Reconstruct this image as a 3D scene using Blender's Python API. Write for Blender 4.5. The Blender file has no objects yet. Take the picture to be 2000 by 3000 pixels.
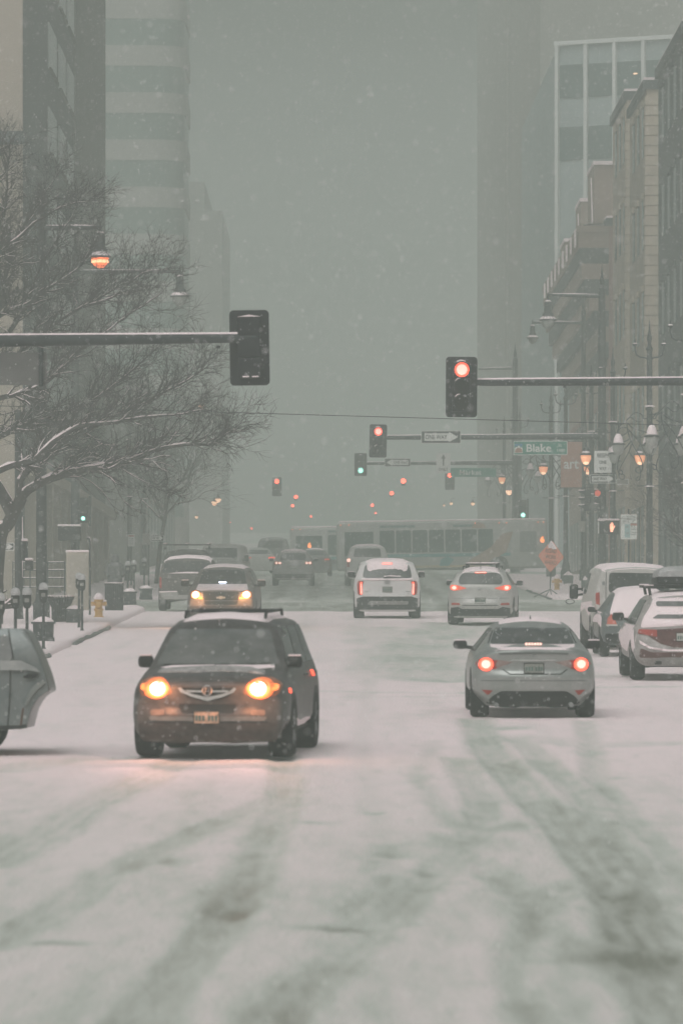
import bpy, bmesh, math, random
import numpy as np
from mathutils import Vector, Matrix, Euler, noise
from mathutils.bvhtree import BVHTree
R = math.radians
random.seed(7)
S = bpy.context.scene
COL = S.collection

# ------------------------------------------------------------------ camera
F, U0, V0, CH, K = 16667.0, 985.0, 1900.0, 2.9, 0.0224   # focal px, principal point, eye height, street grade
cam_d = bpy.data.cameras.new('camera'); cam = bpy.data.objects.new('camera', cam_d); COL.objects.link(cam)
cam.location = (0, 0, CH); cam.rotation_euler = (R(90), 0, 0)
cam_d.sensor_fit = 'VERTICAL'; cam_d.sensor_height = 36.0; cam_d.sensor_width = 24.0
cam_d.lens = F/3000*36.0
cam_d.shift_x = 15/3000; cam_d.shift_y = 400/3000
cam_d.clip_start = 0.5; cam_d.clip_end = 6000
cam_d.dof.use_dof = True; cam_d.dof.focus_distance = 175; cam_d.dof.aperture_fstop = 4.5
S.camera = cam
# ------------------------------------------------------------------ sky, sun, exposure
SUN_EL, SUN_ROT = 52, 200
w = bpy.data.worlds.new('World'); S.world = w; w.use_nodes = True
nt = w.node_tree; nt.nodes.clear()
sky = nt.nodes.new('ShaderNodeTexSky'); sky.sky_type = 'NISHITA'; sky.sun_disc = False
sky.sun_elevation = R(SUN_EL); sky.sun_rotation = R(SUN_ROT); sky.air_density = 1.0; sky.dust_density = 6.0
hs = nt.nodes.new('ShaderNodeHueSaturation'); hs.inputs['Saturation'].default_value = 0.12
mx = nt.nodes.new('ShaderNodeMix'); mx.data_type = 'RGBA'; mx.blend_type = 'MULTIPLY'; mx.inputs['Factor'].default_value = 1
mx.inputs['B'].default_value = (0.98, 1.0, 0.985, 1)
bg = nt.nodes.new('ShaderNodeBackground'); bg.inputs['Strength'].default_value = 0.075
wo = nt.nodes.new('ShaderNodeOutputWorld')
tg = nt.nodes.new('ShaderNodeTexCoord'); sx_ = nt.nodes.new('ShaderNodeSeparateXYZ'); nt.links.new(tg.outputs['Generated'], sx_.inputs[0])
rp_ = nt.nodes.new('ShaderNodeValToRGB'); re_ = rp_.color_ramp.elements
re_[0].position = 0.0; re_[0].color = (6.5, 6.3, 5.9, 1); re_[1].position = .35; re_[1].color = (1, 1, 1, 1)
q_ = re_.new(.035); q_.color = (6.2, 6.0, 5.6, 1); q_ = re_.new(.065); q_.color = (2.4, 2.4, 2.25, 1); q_ = re_.new(.11); q_.color = (.25, .25, .25, 1); q_ = re_.new(.16); q_.color = (.3, .3, .3, 1)   # brightest at the horizon, with a darker band put in above it
m2_ = nt.nodes.new('ShaderNodeMix'); m2_.data_type = 'RGBA'; m2_.blend_type = 'MULTIPLY'; m2_.inputs['Factor'].default_value = 1
nt.links.new(sx_.outputs['Z'], rp_.inputs[0]); nt.links.new(rp_.outputs[0], m2_.inputs['B']); nt.links.new(sky.outputs[0], m2_.inputs['A'])
nt.links.new(m2_.outputs['Result'], hs.inputs['Color']); nt.links.new(hs.outputs[0], mx.inputs['A'])
nt.links.new(mx.outputs['Result'], bg.inputs['Color']); nt.links.new(bg.outputs[0], wo.inputs[0])
sd = bpy.data.lights.new('sun', 'SUN'); sd.energy = 0.5; sd.angle = R(40); sd.color = (1, 0.90, 0.93)
sun = bpy.data.objects.new('sun', sd); COL.objects.link(sun); sun.rotation_euler = (R(90-SUN_EL), 0, R(180-SUN_ROT))
S.view_settings.view_transform = 'Standard'; S.view_settings.look = 'None'
S.view_settings.exposure = 0.36; S.view_settings.gamma = 1.0
HAZE_D, HAZE_C = 0.0030, (0.67, 0.765, 0.70, 1)
S.cycles.volume_bounces = 1
S.cycles.max_bounces = 6; S.cycles.diffuse_bounces = 2; S.cycles.glossy_bounces = 2
S.cycles.use_denoising = True
S.cycles.sample_clamp_indirect = 3.0

def G(y): return K*y
def P(u, v, Z):                # photo pixel + distance -> point
    return Vector(((u-U0)/F*Z, Z, CH+(V0-v)/F*Z))
def X(u, Z): return (u-U0)/F*Z
def gZ(v): return 2.9*F/(v-1527.0)         # distance of a ground row

# ------------------------------------------------------------------ materials
MC = {}
def mat(name, col, rough=0.6, metal=0.0, em=0.0, emcol=None, nscale=0, namt=0.0, bump=0.0, bscale=20, coat=0.0, spec=0.18):
    if name in MC: return MC[name]
    m = bpy.data.materials.new(name); m.use_nodes = True; n = m.node_tree; b = n.nodes['Principled BSDF']
    c = tuple(col)+((1,) if len(col) == 3 else ())
    b.inputs['Base Color'].default_value = c; b.inputs['Roughness'].default_value = rough
    b.inputs['Metallic'].default_value = metal; b.inputs['Specular IOR Level'].default_value = spec
    if coat: b.inputs['Coat Weight'].default_value = coat; b.inputs['Coat Roughness'].default_value = 0.15
    tc = n.nodes.new('ShaderNodeTexCoord')
    if namt:
        t = n.nodes.new('ShaderNodeTexNoise'); t.inputs['Scale'].default_value = nscale; t.inputs['Detail'].default_value = 5
        r = n.nodes.new('ShaderNodeMapRange'); r.inputs['From Min'].default_value = .3; r.inputs['From Max'].default_value = .7
        r.inputs['To Min'].default_value = 1-namt; r.inputs['To Max'].default_value = 1+namt
        x = n.nodes.new('ShaderNodeMix'); x.data_type = 'RGBA'; x.blend_type = 'MULTIPLY'; x.inputs['Factor'].default_value = 1
        x.inputs['A'].default_value = c
        n.links.new(tc.outputs['Object'], t.inputs['Vector']); n.links.new(t.outputs['Fac'], r.inputs['Value'])
        n.links.new(r.outputs[0], x.inputs['B']); n.links.new(x.outputs['Result'], b.inputs['Base Color'])
    if bump:
        t2 = n.nodes.new('ShaderNodeTexNoise'); t2.inputs['Scale'].default_value = bscale; t2.inputs['Detail'].default_value = 4
        bp = n.nodes.new('ShaderNodeBump'); bp.inputs['Strength'].default_value = bump; bp.inputs['Distance'].default_value = 0.02
        n.links.new(tc.outputs['Object'], t2.inputs['Vector']); n.links.new(t2.outputs['Fac'], bp.inputs['Height'])
        n.links.new(bp.outputs[0], b.inputs['Normal'])
    if em:
        b.inputs['Emission Color'].default_value = tuple(emcol or col)+(1,); b.inputs['Emission Strength'].default_value = em
        m.cycles.emission_sampling = 'NONE'
    MC[name] = m; return m

def snowy(name, col, amount=0.35, rough=0.45, metal=0.0, scale=5.0, coat=0.3, bias=0.5):
    """paint with wind-blown snow stuck to it"""
    if name in MC: return MC[name]
    m = bpy.data.materials.new(name); m.use_nodes = True; n = m.node_tree; b = n.nodes['Principled BSDF']
    tc = n.nodes.new('ShaderNodeTexCoord'); t = n.nodes.new('ShaderNodeTexNoise'); t.inputs['Scale'].default_value = scale
    t.inputs['Detail'].default_value = 8; t.inputs['Roughness'].default_value = .72
    r = n.nodes.new('ShaderNodeMapRange'); r.inputs['From Min'].default_value = bias-.12; r.inputs['From Max'].default_value = bias+.22
    r.inputs['To Min'].default_value = amount*0.25; r.inputs['To Max'].default_value = amount
    x = n.nodes.new('ShaderNodeMix'); x.data_type = 'RGBA'
    x.inputs['A'].default_value = tuple(col)+(1,); x.inputs['B'].default_value = (.74, .71, .70, 1)
    n.links.new(tc.outputs['Object'], t.inputs['Vector']); n.links.new(t.outputs['Fac'], r.inputs['Value'])
    n.links.new(r.outputs[0], x.inputs['Factor']); n.links.new(x.outputs['Result'], b.inputs['Base Color'])
    b.inputs['Roughness'].default_value = rough; b.inputs['Metallic'].default_value = metal; b.inputs['Specular IOR Level'].default_value = .2
    b.inputs['Coat Weight'].default_value = coat*.5; b.inputs['Coat Roughness'].default_value = .3
    MC[name] = m; return m

M_SNOW = mat('snow', (.93, .80, .815), .75, nscale=3, namt=.05, bump=.5, bscale=14)
M_DARK = mat('dark_plastic', (.018, .02, .021), .6, nscale=6, namt=.3)
M_TYRE = mat('tyre_rubber', (.018, .018, .019), .85, nscale=9, namt=.4)
M_RIM = mat('rim_metal', (.25, .26, .26), .4, .7, nscale=5, namt=.2)
M_GLASS = snowy('window_glass', (.014, .022, .021), .13, .12, 0, 3.0, .4, .55)
M_CHROME = mat('chrome', (.55, .56, .55), .25, .9, nscale=7, namt=.1)
M_POLE = snowy('pole_paint', (.014, .022, .024), .06, .55, 0, 4, .1, .5)
M_SIGNAL = snowy('signal_housing', (.008, .009, .013), .015, .6, 0, 9, .05, .5)
M_WHITE = mat('sign_white', (.72, .72, .69), .5, nscale=5, namt=.06)
M_BLACK = mat('sign_black', (.02, .022, .022), .5, nscale=5, namt=.2)
M_SGREEN = mat('sign_green', (.03, .22, .16), .5, nscale=5, namt=.12)
M_ORANGE = snowy('sign_orange', (.75, .16, .05), .35, .55, 0, 7, .05, .52)
M_RED_ON = mat('red_lamp_lit', (1, .15, .08), .4, em=1.9, emcol=(1, .085, .045))
M_RED_CORE = mat('red_lamp_core', (1, .5, .4), .4, em=1.15, emcol=(1, .60, .50))
M_RED_FAR = mat('red_lamp_far', (1, .5, .4), .4, em=5, emcol=(1, .10, .05))
M_RED_OFF = mat('red_lens_unlit', (.36, .045, .035), .3, nscale=8, namt=.2)
M_REDDIM = mat('red_lens_dim', (.5, .07, .04), .3, em=.5, emcol=(1, .15, .08))
M_WLENS = mat('clear_lens', (.5, .48, .45), .3, nscale=8, namt=.2)
M_GREEN_ON = mat('green_lamp_lit', (.3, 1, .8), .4, em=1.3, emcol=(.30, 1.0, .80))
M_HEAD = mat('headlamp_lit', (1, .85, .6), .4, em=4, emcol=(1, .80, .68))
M_HEADBLOOM = mat('headlamp_bloom', (1, .45, .15), .4, em=.85, emcol=(1, .22, .065))  # orange disc colour imitating the bloom around a lit headlamp
M_HEADHOUSE = mat('headlamp_housing_bloom', (.14, .07, .045), .3, em=.10, emcol=(1, .25, .08))  # housing glows faintly, bloom put into its colour
M_AMBER = mat('amber_lamp', (1, .35, .08), .4, em=1.3, emcol=(1, .22, .05))
M_WARM = mat('lamp_globe_lit', (1, .6, .35), .4, em=.75, emcol=(1, .34, .16))
M_WARMCORE = mat('lamp_bulb_lit', (1, .7, .5), .4, em=1.5, emcol=(1, .55, .33))
M_SODIUM = mat('sodium_lamp_lit', (1, .5, .2), .4, em=1.3, emcol=(1, .12, .03))
M_SODCORE = mat('sodium_core_lit', (1, .7, .4), .4, em=1.8, emcol=(1, .42, .2))
M_LENS_OFF = mat('signal_lens_unlit', (.02, .018, .018), .25, nscale=9, namt=.2)
M_BARK = mat('bark', (.030, .022, .022), .9, nscale=8, namt=.3)
M_TWIG = mat('twig', (.034, .022, .024), .9, nscale=8, namt=.25)

# ------------------------------------------------------------------ object helpers
def link(name, me, m=None, parent=None, smooth=True, angle=38):
    o = bpy.data.objects.new(name, me); COL.objects.link(o)
    if m is not None: me.materials.append(m)
    if parent is not None: o.parent = parent
    if smooth and len(me.polygons):
        me.polygons.foreach_set('use_smooth', [True]*len(me.polygons))
        bm = bmesh.new(); bm.from_mesh(me); a = R(angle)
        for e in bm.edges:
            if len(e.link_faces) == 2 and e.calc_face_angle(0) > a: e.smooth = False
        bm.to_mesh(me); bm.free()
    return o
def tag(o, label, cat, group=None, kind=None):
    o['label'] = label; o['category'] = cat
    if group: o['group'] = group
    if kind: o['kind'] = kind
    return o
def empty(name, loc, rot=(0, 0, 0)):
    o = bpy.data.objects.new(name, None); COL.objects.link(o); o.location = loc; o.rotation_euler = rot
    o.empty_display_size = .2; return o
class MB:
    def __init__(s): s.v = []; s.f = []
    def add(s, vs, fs):
        o = len(s.v); s.v += [tuple(p) for p in vs]; s.f += [tuple(i+o for i in f) for f in fs]; return s
    def box(s, c, d, rot=None, taper=1.0):
        hx, hy, hz = d[0]/2, d[1]/2, d[2]/2; vs = []
        for z in (-1, 1):
            t = taper if z > 0 else 1
            for x, y in ((-1, -1), (1, -1), (1, 1), (-1, 1)):
                p = Vector((x*hx*t, y*hy*t, z*hz))
                if rot is not None: p = rot @ p
                vs.append(p+Vector(c))
        return s.add(vs, [(3, 2, 1, 0), (4, 5, 6, 7), (0, 1, 5, 4), (1, 2, 6, 5), (2, 3, 7, 6), (3, 0, 4, 7)])
    def rbox(s, c, d, r=.02, rot=None):          # box with chamfered edges
        bm = bmesh.new(); bmesh.ops.create_cube(bm, size=1)
        for q in bm.verts: q.co = Vector((q.co.x*d[0], q.co.y*d[1], q.co.z*d[2]))
        bmesh.ops.bevel(bm, geom=bm.edges[:], offset=min(r, min(d)*.45), segments=3, profile=.5, affect='EDGES')
        vs = [(rot @ q.co if rot is not None else q.co)+Vector(c) for q in bm.verts]; bm.verts.index_update()
        fs = [[q.index for q in f.verts] for f in bm.faces]; bm.free(); return s.add(vs, fs)
    def tube(s, pts, rad, n=8, cap=True):
        pts = [Vector(p) for p in pts]; k = len(pts)
        if not hasattr(rad, '__len__'): rad = [rad]*k
        vs = []; up = Vector((0, 0, 1)); prev = None
        for i, p in enumerate(pts):
            d = (pts[min(i+1, k-1)]-pts[max(i-1, 0)])
            if d.length < 1e-9: d = Vector((0, 0, 1))
            d.normalize()
            if prev is None:
                a = d.cross(up)
                if a.length < .05: a = d.cross(Vector((1, 0, 0)))
            else: a = prev-d*prev.dot(d)
            if a.length < 1e-6: a = d.orthogonal()
            a.normalize(); b = d.cross(a); prev = a
            for j in range(n):
                t = 2*math.pi*j/n; vs.append(p+(a*math.cos(t)+b*math.sin(t))*rad[i])
        fs = [(i*n+j, i*n+(j+1) % n, (i+1)*n+(j+1) % n, (i+1)*n+j) for i in range(k-1) for j in range(n)]
        if cap: fs += [tuple(range(n-1, -1, -1)), tuple((k-1)*n+j for j in range(n))]
        return s.add(vs, fs)
    def lathe(s, prof, c=(0, 0, 0), n=20, axis='Z'):     # prof: (r, h)
        vs = []; k = len(prof)
        for r_, h in prof:
            for j in range(n):
                t = 2*math.pi*j/n; x, y, z = r_*math.cos(t), r_*math.sin(t), h
                if axis == 'X': x, y, z = h, x, y
                if axis == 'Y': x, y, z = x, h, y
                vs.append((x+c[0], y+c[1], z+c[2]))
        fs = [(i*n+j, i*n+(j+1) % n, (i+1)*n+(j+1) % n, (i+1)*n+j) for i in range(k-1) for j in range(n)]
        fs += [tuple(range(n-1, -1, -1)), tuple((k-1)*n+j for j in range(n))]
        return s.add(vs, fs)
    def prism(s, poly, y0, y1):          # polygon in (x,z), extruded along y
        n = len(poly); vs = [(x, y0, z) for x, z in poly]+[(x, y1, z) for x, z in poly]
        return s.add(vs, [tuple(range(n)), tuple(range(2*n-1, n-1, -1))]+[(j, j+n, (j+1) % n+n, (j+1) % n) for j in range(n)])
    def prismz(s, poly, z0, z1):
        n = len(poly); vs = [(x, y, z0) for x, y in poly]+[(x, y, z1) for x, y in poly]
        return s.add(vs, [tuple(range(n-1, -1, -1)), tuple(range(n, 2*n))]+[(j, (j+1) % n, (j+1) % n+n, j+n) for j in range(n)])
    def mesh(s, name):
        me = bpy.data.meshes.new(name); me.from_pydata(s.v, [], s.f); me.update()
        bm = bmesh.new(); bm.from_mesh(me); bmesh.ops.recalc_face_normals(bm, faces=bm.faces[:]); bm.to_mesh(me); bm.free(); return me
    def build(s, name, m=None, parent=None, smooth=True, angle=38, loc=None):
        o = link(name, s.mesh(name), m, parent, smooth, angle)
        if loc is not None: o.location = loc
        return o
def rrect(x0, x1, z0, z1, r=.03, n=4):
    pts = []
    for cx, cz, a in ((x1-r, z0+r, -90), (x1-r, z1-r, 0), (x0+r, z1-r, 90), (x0+r, z0+r, 180)):
        for i in range(n+1):
            t = R(a+90*i/n); pts.append((cx+r*math.cos(t), cz+r*math.sin(t)))
    return pts
def disc(cx, cz, rx, rz=None, n=20):
    rz = rz or rx; return [(cx+rx*math.cos(2*math.pi*i/n), cz+rz*math.sin(2*math.pi*i/n)) for i in range(n)]
def roundp(pts, r, n=3):
    out = []; k = len(pts)
    for i in range(k):
        a, b, c = Vector(pts[i-1]), Vector(pts[i]), Vector(pts[(i+1) % k])
        d1, d2 = (a-b), (c-b); q = min(r, d1.length*.45, d2.length*.45)
        p1, p2 = b+d1.normalized()*q, b+d2.normalized()*q
        for j in range(n+1):
            t = j/n; out.append(tuple(p1*(1-t)**2+b*2*t*(1-t)+p2*t*t))
    return out
def text(body, size, m, parent, loc, width=None, name='lettering', bold=0.0, depth=.004, shear=0, rot=None):
    cu = bpy.data.curves.new('t', 'FONT'); cu.body = body; cu.size = size; cu.align_x = 'CENTER'; cu.align_y = 'CENTER'
    cu.extrude = depth; cu.offset = bold; cu.shear = shear; cu.resolution_u = 3
    o = bpy.data.objects.new('t', cu); COL.objects.link(o)
    me = bpy.data.meshes.new_from_object(o.evaluated_get(bpy.context.evaluated_depsgraph_get()))
    bpy.data.objects.remove(o); bpy.data.curves.remove(cu)
    xs = [v.co.x for v in me.vertices]; s = 1.0
    if width and xs: s = width/(max(xs)-min(xs))
    ys = [v.co.y for v in me.vertices]; cy = (max(ys)+min(ys))/2; cx = (max(xs)+min(xs))/2
    for v in me.vertices:
        q = Vector(((v.co.x-cx)*s, -v.co.z, v.co.y-cy))
        if rot is not None: q = rot @ q
        v.co = q+Vector(loc)
    me.name = name; me.update(); me.materials.clear()
    return link(name, me, m, parent, smooth=False)

# ------------------------------------------------------------------ setting: ground, road, pavements
# slush tracks: traced where the wheels ran, as ground polylines (u, v in the photo -> ground point)
def gp(fu, fv):
    u, v = fu*1.27551, fv*1.27551; z = gZ(v); return ((u-U0)/F*z, z)
TR = [  # points, half width m, depth, slush
 ([(-30, 1990), (100, 1915), (200, 1850), (330, 1788), (420, 1745)], .24, .03, .55),
 ([(-30, 2180), (130, 2092), (250, 2010), (400, 1935), (560, 1868), (640, 1830)], .16, .03, .55),
 ([(300, 2360), (420, 2230), (500, 2130), (570, 2040), (600, 1960), (640, 1880), (655, 1800), (650, 1735)], .17, .035, .6),
 ([(380, 2360), (440, 2180), (500, 2060), (560, 1960), (600, 1880)], .10, .02, .35),
 ([(600, 2365), (740, 2240), (850, 2140), (960, 2035), (1050, 1960), (1110, 1890), (1100, 1820), (1040, 1740)], .17, .03, .6),
 ([(560, 2365), (680, 2230), (800, 2110), (900, 2010)], .10, .02, .3),
 ([(1560, 2380), (1480, 2180), (1400, 2030), (1300, 1905), (1200, 1810), (1120, 1720), (1090, 1650)], .22, .05, .85),
 ([(1600, 2230), (1500, 2060), (1420, 1930), (1360, 1860), (1250, 1750), (1180, 1690)], .16, .04, .7),
 ([(1640, 2120), (1540, 1980), (1440, 1880), (1370, 1790), (1340, 1655)], .14, .035, .55),
 ([(1320, 2050), (1230, 2100), (1180, 2180), (1175, 2260), (1215, 2360)], .11, .025, .45),
 ([(1090, 1970), (1160, 2030), (1230, 2080), (1290, 2040), (1400, 1985)], .12, .025, .4),
 ([(860, 1500), (830, 1700), (850, 1850), (900, 1960)], .12, .015, .2),
 ([(1000, 1700), (960, 1780), (1000, 1850), (1080, 1925)], .10, .015, .3),
 ([(0, 1770), (150, 1745), (330, 1740)], .3, .03, .35),
 ([(1075, 1430), (1010, 1455), (950, 1490), (945, 1530), (1000, 1555), (1075, 1562)], 1.0, .03, .75),
 ([(860, 1440), (880, 1470), (930, 1500)], .7, .02, .45),
 ([(880, 1535), (960, 1553), (1075, 1566)], .5, .03, .6),
 ([(640, 1586), (900, 1590), (1080, 1592)], .28, .05, .55),
 ([(1340, 1578), (1600, 1577)], .35, .05, .6),
 ([(820, 1602), (1080, 1597)], .2, .02, .3), ([(200, 1585), (320, 1586)], .2, .03, .25),
 ([(-40, 1585), (200, 1584)], .2, .03, .25),
 ([(1150, 1690), (1250, 1700), (1400, 1712), (1520, 1705)], .5, .02, .35),
 ([(1300, 1790), (1380, 1786)], .3, .02, .5), ([(1250, 1905), (1330, 1900)], .12, .01, .4),
]
BLOB = [(790, 2128, .28, .30, .75), (860, 2125, .25, .2, .7), (765, 2185, .14, .12, .6), (140, 2165, .20, .16, .8), (985, 2000, .14, .5, .7), (965, 2035, .12, .3, .6),
        (1460, 2060, .30, 2.2, .8), (1500, 2200, .34, 1.8, .75), (1390, 1930, .25, 2.5, .6), (600, 1955, .2, 1.0, .5), (545, 2090, .12, 1.2, .7), (390, 1975, .2, .7, .4), (1060, 1930, .4, 1.5, .4), (900, 1960, .2, .6, .3),
        (1250, 2200, .2, .5, .12), (1340, 2195, .3, .5, .15), (1150, 1895, .5, 1.0, .45), (860, 1865, .1, .3, .6), (725, 1888, .15, .2, .5), (1155, 1670, .3, .8, .5), (1370, 1550, .5, 2, .3)]
def ground_fields(xs, ys):
    XX, YY = np.meshgrid(xs, ys); h = np.zeros_like(XX); sl = np.zeros_like(XX); mound = np.zeros_like(XX)
    for pts, hw, dep, s in TR:
        q = [gp(*p) for p in pts]
        # densify
        d = np.full_like(XX, 1e9)
        for (x0, y0), (x1, y1) in zip(q[:-1], q[1:]):
            dx, dy = x1-x0, y1-y0; L2 = dx*dx+dy*dy
            t = np.clip(((XX-x0)*dx+(YY-y0)*dy)/L2, 0, 1)
            d = np.minimum(d, np.hypot(XX-x0-t*dx, YY-y0-t*dy))
        core = np.clip(1.45-d/(hw*1.25), 0, 1)/1.0; core = np.minimum(1, core); core = core*core*(3-2*core); s = s*.56; dep = dep*.9; hw = hw*.70
        h = np.minimum(h, -dep*core); sl = np.maximum(sl, s*core*(.80+.20*np.cos(2*math.pi*d/.17)*np.clip((90-YY)/40, 0, 1)))
        mound = np.maximum(mound, .45*dep*np.exp(-((d-hw*1.5)/(hw*.45))**2))
    for fu, fv, a, b, s in BLOB:
        x0, y0 = gp(fu, fv); e = np.exp(-(((XX-x0)/a)**2+((YY-y0)/b)**2)); sl = np.maximum(sl, s*.85*e); h -= .02*e
    return XX, YY, h, sl, mound
def nz(x, y, s, o=0): return noise.noise(Vector((x*s, y*s, o)))
def road_mesh(name, xs, ys, zoff=0.0):
    XX, YY, h, sl, mo = ground_fields(xs, ys)
    n, m_ = XX.shape
    # crossing streets: churned grey slush
    for a, b, s in ((184, 207, .75), (298, 322, .7)):
        e = 1/(1+np.exp(-(YY-a)/.35))*1/(1+np.exp((YY-b)/1.5)); sl = np.maximum(sl, s*e); h -= .06*e
    rut = np.zeros_like(XX)
    for xc in (-2.3, -.9, .75, 2.2, 3.8, 5.2): rut = np.maximum(rut, np.exp(-((XX-xc)/.28)**2))
    far = 1/(1+np.exp(-(YY-205)/3)); sl = np.maximum(sl, .4*rut*far+.5*far)
    mid = np.exp(-((YY-150)/25)**2); sl = np.maximum(sl, .16*rut*mid)
    verts = []; N1 = np.zeros_like(XX)
    for i in range(n):
        for j in range(m_):
            x, y = XX[i, j], YY[i, j]
            a = nz(x, y*.16, 1.1, 1)*.016+nz(x, y*.16, 4.5, 2)*.006
            N1[i, j] = nz(x, y*.10, 1.7, 5)+.6*nz(x, y*.12, 6.0, 6)
            verts.append((x, y, G(y)+zoff+h[i, j]+mo[i, j]+a*(1+1.5*sl[i, j])))
    faces = [(i*m_+j, i*m_+j+1, (i+1)*m_+j+1, (i+1)*m_+j) for i in range(n-1) for j in range(m_-1)]
    me = bpy.data.meshes.new(name); me.from_pydata(verts, [], faces); me.update()
    at = me.attributes.new('slush_and_vignette', 'FLOAT', 'POINT')
    near = np.clip((74-YY)/34, 0, 1); v = np.clip(sl*(1+.45*N1)+.12*np.clip(N1, 0, 1)*1.2+near*(.30+.12*N1), 0, 1)  # vignette-like darkening painted into the colour towards the camera, besides real slush
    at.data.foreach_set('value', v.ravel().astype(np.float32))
    return link(name, me, M_ROAD, None, True, 180)
def road_material():
    m = bpy.data.materials.new('road_snow'); m.use_nodes = True; n = m.node_tree; b = n.nodes['Principled BSDF']
    at = n.nodes.new('ShaderNodeAttribute'); at.attribute_name = 'slush_and_vignette'
    tc = n.nodes.new('ShaderNodeTexCoord')
    mp = n.nodes.new('ShaderNodeMapping'); mp.inputs['Scale'].default_value = (1, .12, 1)
    t = n.nodes.new('ShaderNodeTexNoise'); t.inputs['Scale'].default_value = 9; t.inputs['Detail'].default_value = 8; t.inputs['Roughness'].default_value = .7
    n.links.new(tc.outputs['Object'], mp.inputs['Vector']); n.links.new(mp.outputs[0], t.inputs['Vector'])
    ad = n.nodes.new('ShaderNodeMath'); ad.operation = 'MULTIPLY_ADD'; ad.inputs[1].default_value = 1.1; ad.inputs[2].default_value = -.55
    n.links.new(t.outputs['Fac'], ad.inputs[0])
    su = n.nodes.new('ShaderNodeMath'); su.operation = 'MULTIPLY_ADD'; su.inputs[2].default_value = 0
    n.links.new(at.outputs['Fac'], su.inputs[0]); 
    one = n.nodes.new('ShaderNodeMath'); one.operation = 'ADD'; one.inputs[1].default_value = 1.0
    n.links.new(ad.outputs[0], one.inputs[0]); n.links.new(one.outputs[0], su.inputs[1])
    t3 = n.nodes.new('ShaderNodeTexNoise'); t3.inputs['Scale'].default_value = 5; t3.inputs['Detail'].default_value = 9; t3.inputs['Roughness'].default_value = .75
    n.links.new(mp.outputs[0], t3.inputs['Vector']); m3 = n.nodes.new('ShaderNodeMapRange'); m3.inputs['From Min'].default_value = .54; m3.inputs['From Max'].default_value = .78; m3.inputs['To Max'].default_value = .26
    n.links.new(t3.outputs['Fac'], m3.inputs['Value']); a3 = n.nodes.new('ShaderNodeMath'); a3.operation = 'ADD'; n.links.new(su.outputs[0], a3.inputs[0]); n.links.new(m3.outputs[0], a3.inputs[1]); su = a3
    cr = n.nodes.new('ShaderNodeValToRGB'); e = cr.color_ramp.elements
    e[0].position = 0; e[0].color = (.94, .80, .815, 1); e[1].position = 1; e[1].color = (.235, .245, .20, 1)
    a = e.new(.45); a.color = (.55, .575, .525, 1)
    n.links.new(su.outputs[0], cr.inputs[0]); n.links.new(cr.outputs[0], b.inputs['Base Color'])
    rr = n.nodes.new('ShaderNodeMapRange'); rr.inputs['To Min'].default_value = .8; rr.inputs['To Max'].default_value = .5
    n.links.new(su.outputs[0], rr.inputs['Value']); n.links.new(rr.outputs[0], b.inputs['Roughness'])
    b.inputs['Specular IOR Level'].default_value = .25
    t2 = n.nodes.new('ShaderNodeTexNoise'); t2.inputs['Scale'].default_value = 26; t2.inputs['Detail'].default_value = 6
    bp = n.nodes.new('ShaderNodeBump'); bp.inputs['Strength'].default_value = .6; bp.inputs['Distance'].default_value = .03
    n.links.new(mp.outputs[0], t2.inputs['Vector']); n.links.new(t2.outputs['Fac'], bp.inputs['Height']); n.links.new(bp.outputs[0], b.inputs['Normal'])
    return m
M_ROAD = road_material()
ys = np.concatenate([np.arange(20, 60, .14), np.arange(60, 110, .22), np.arange(110, 215, .5), np.arange(215, 420, 3.0), np.arange(420, 901, 30.0)])
xs = np.concatenate([np.arange(-14, -6, .5), np.arange(-6, 6.5, .07), np.arange(6.5, 14.1, .5)])
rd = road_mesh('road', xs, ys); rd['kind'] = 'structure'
g = MB(); g.add([(-400, -30, G(-30)-.25), (400, -30, G(-30)-.25), (400, 1500, G(1500)-.25), (-400, 1500, G(1500)-.25)], [(0, 1, 2, 3)])
g.build('ground', M_SNOW, None, False)['kind'] = 'structure'
def pavement(x0, x1, y0, y1, name='pavement', rc=2.0):
    """snow covered pavement with rounded kerb shoulder, inner edge x1 (left side) or x0 (right side)"""
    nx, ny = 26, max(12, int((y1-y0)/1.2)); vs = []; top = .16
    inner = x1 if abs(x1) < abs(x0) else x0; sgn = -1 if inner < 0 else 1; outer = x0 if inner == x1 else x1
    us = [0, 0, .03, .08, .16, .3, .5, .8, 1.3, 2, 3]+[3+(abs(outer-inner)-3)*i/8 for i in range(1, 9)]
    zz = [-.3, .0, .09, .13, .15, .16, .165, .16, .16, .16, .16]+[.16]*8
    for i in range(ny+1):
        y = y0+(y1-y0)*i/ny; e = min(1, min(y-y0, y1-y)/.5)
        rr = min(y-y0, y1-y); back = 0 if rr > rc else rc-math.sqrt(max(0, rc*rc-(rc-rr)**2))
        for u, z in zip(us, zz):
            x = inner+sgn*(u+back*.9)+nz(y, u, .9)*.05
            zq = z*(e if z > 0 else 1)+(nz(x, y, 1.3, 3)*.025+nz(x, y, .5, 8)*.03 if u > .1 else nz(x, y, 1.5, 3)*.03)
            vs.append((x, y, G(y)+zq))
    n = len(us); fs = [(i*n+j, i*n+j+1, (i+1)*n+j+1, (i+1)*n+j) for i in range(ny) for j in range(n-1)]
    mb = MB(); mb.add(vs, fs); o = mb.build(name, M_SNOW, None, True, 180); o['kind'] = 'structure'; return o
def kerb(pts, name='kerb'):
    mb = MB()
    mb.tube([(x, y, G(y)+.02) for x, y in pts], [random.uniform(.035, .075) for _ in pts], 6); o = mb.build(name, mat('kerb_stone', (.16, .17, .16), .9, nscale=4, namt=.4), None); o['kind'] = 'structure'
pavement(-40, -6.15, 111, 186); pavement(-40, -6.15, 209, 296); pavement(-40, -6.15, 324, 700)
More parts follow.
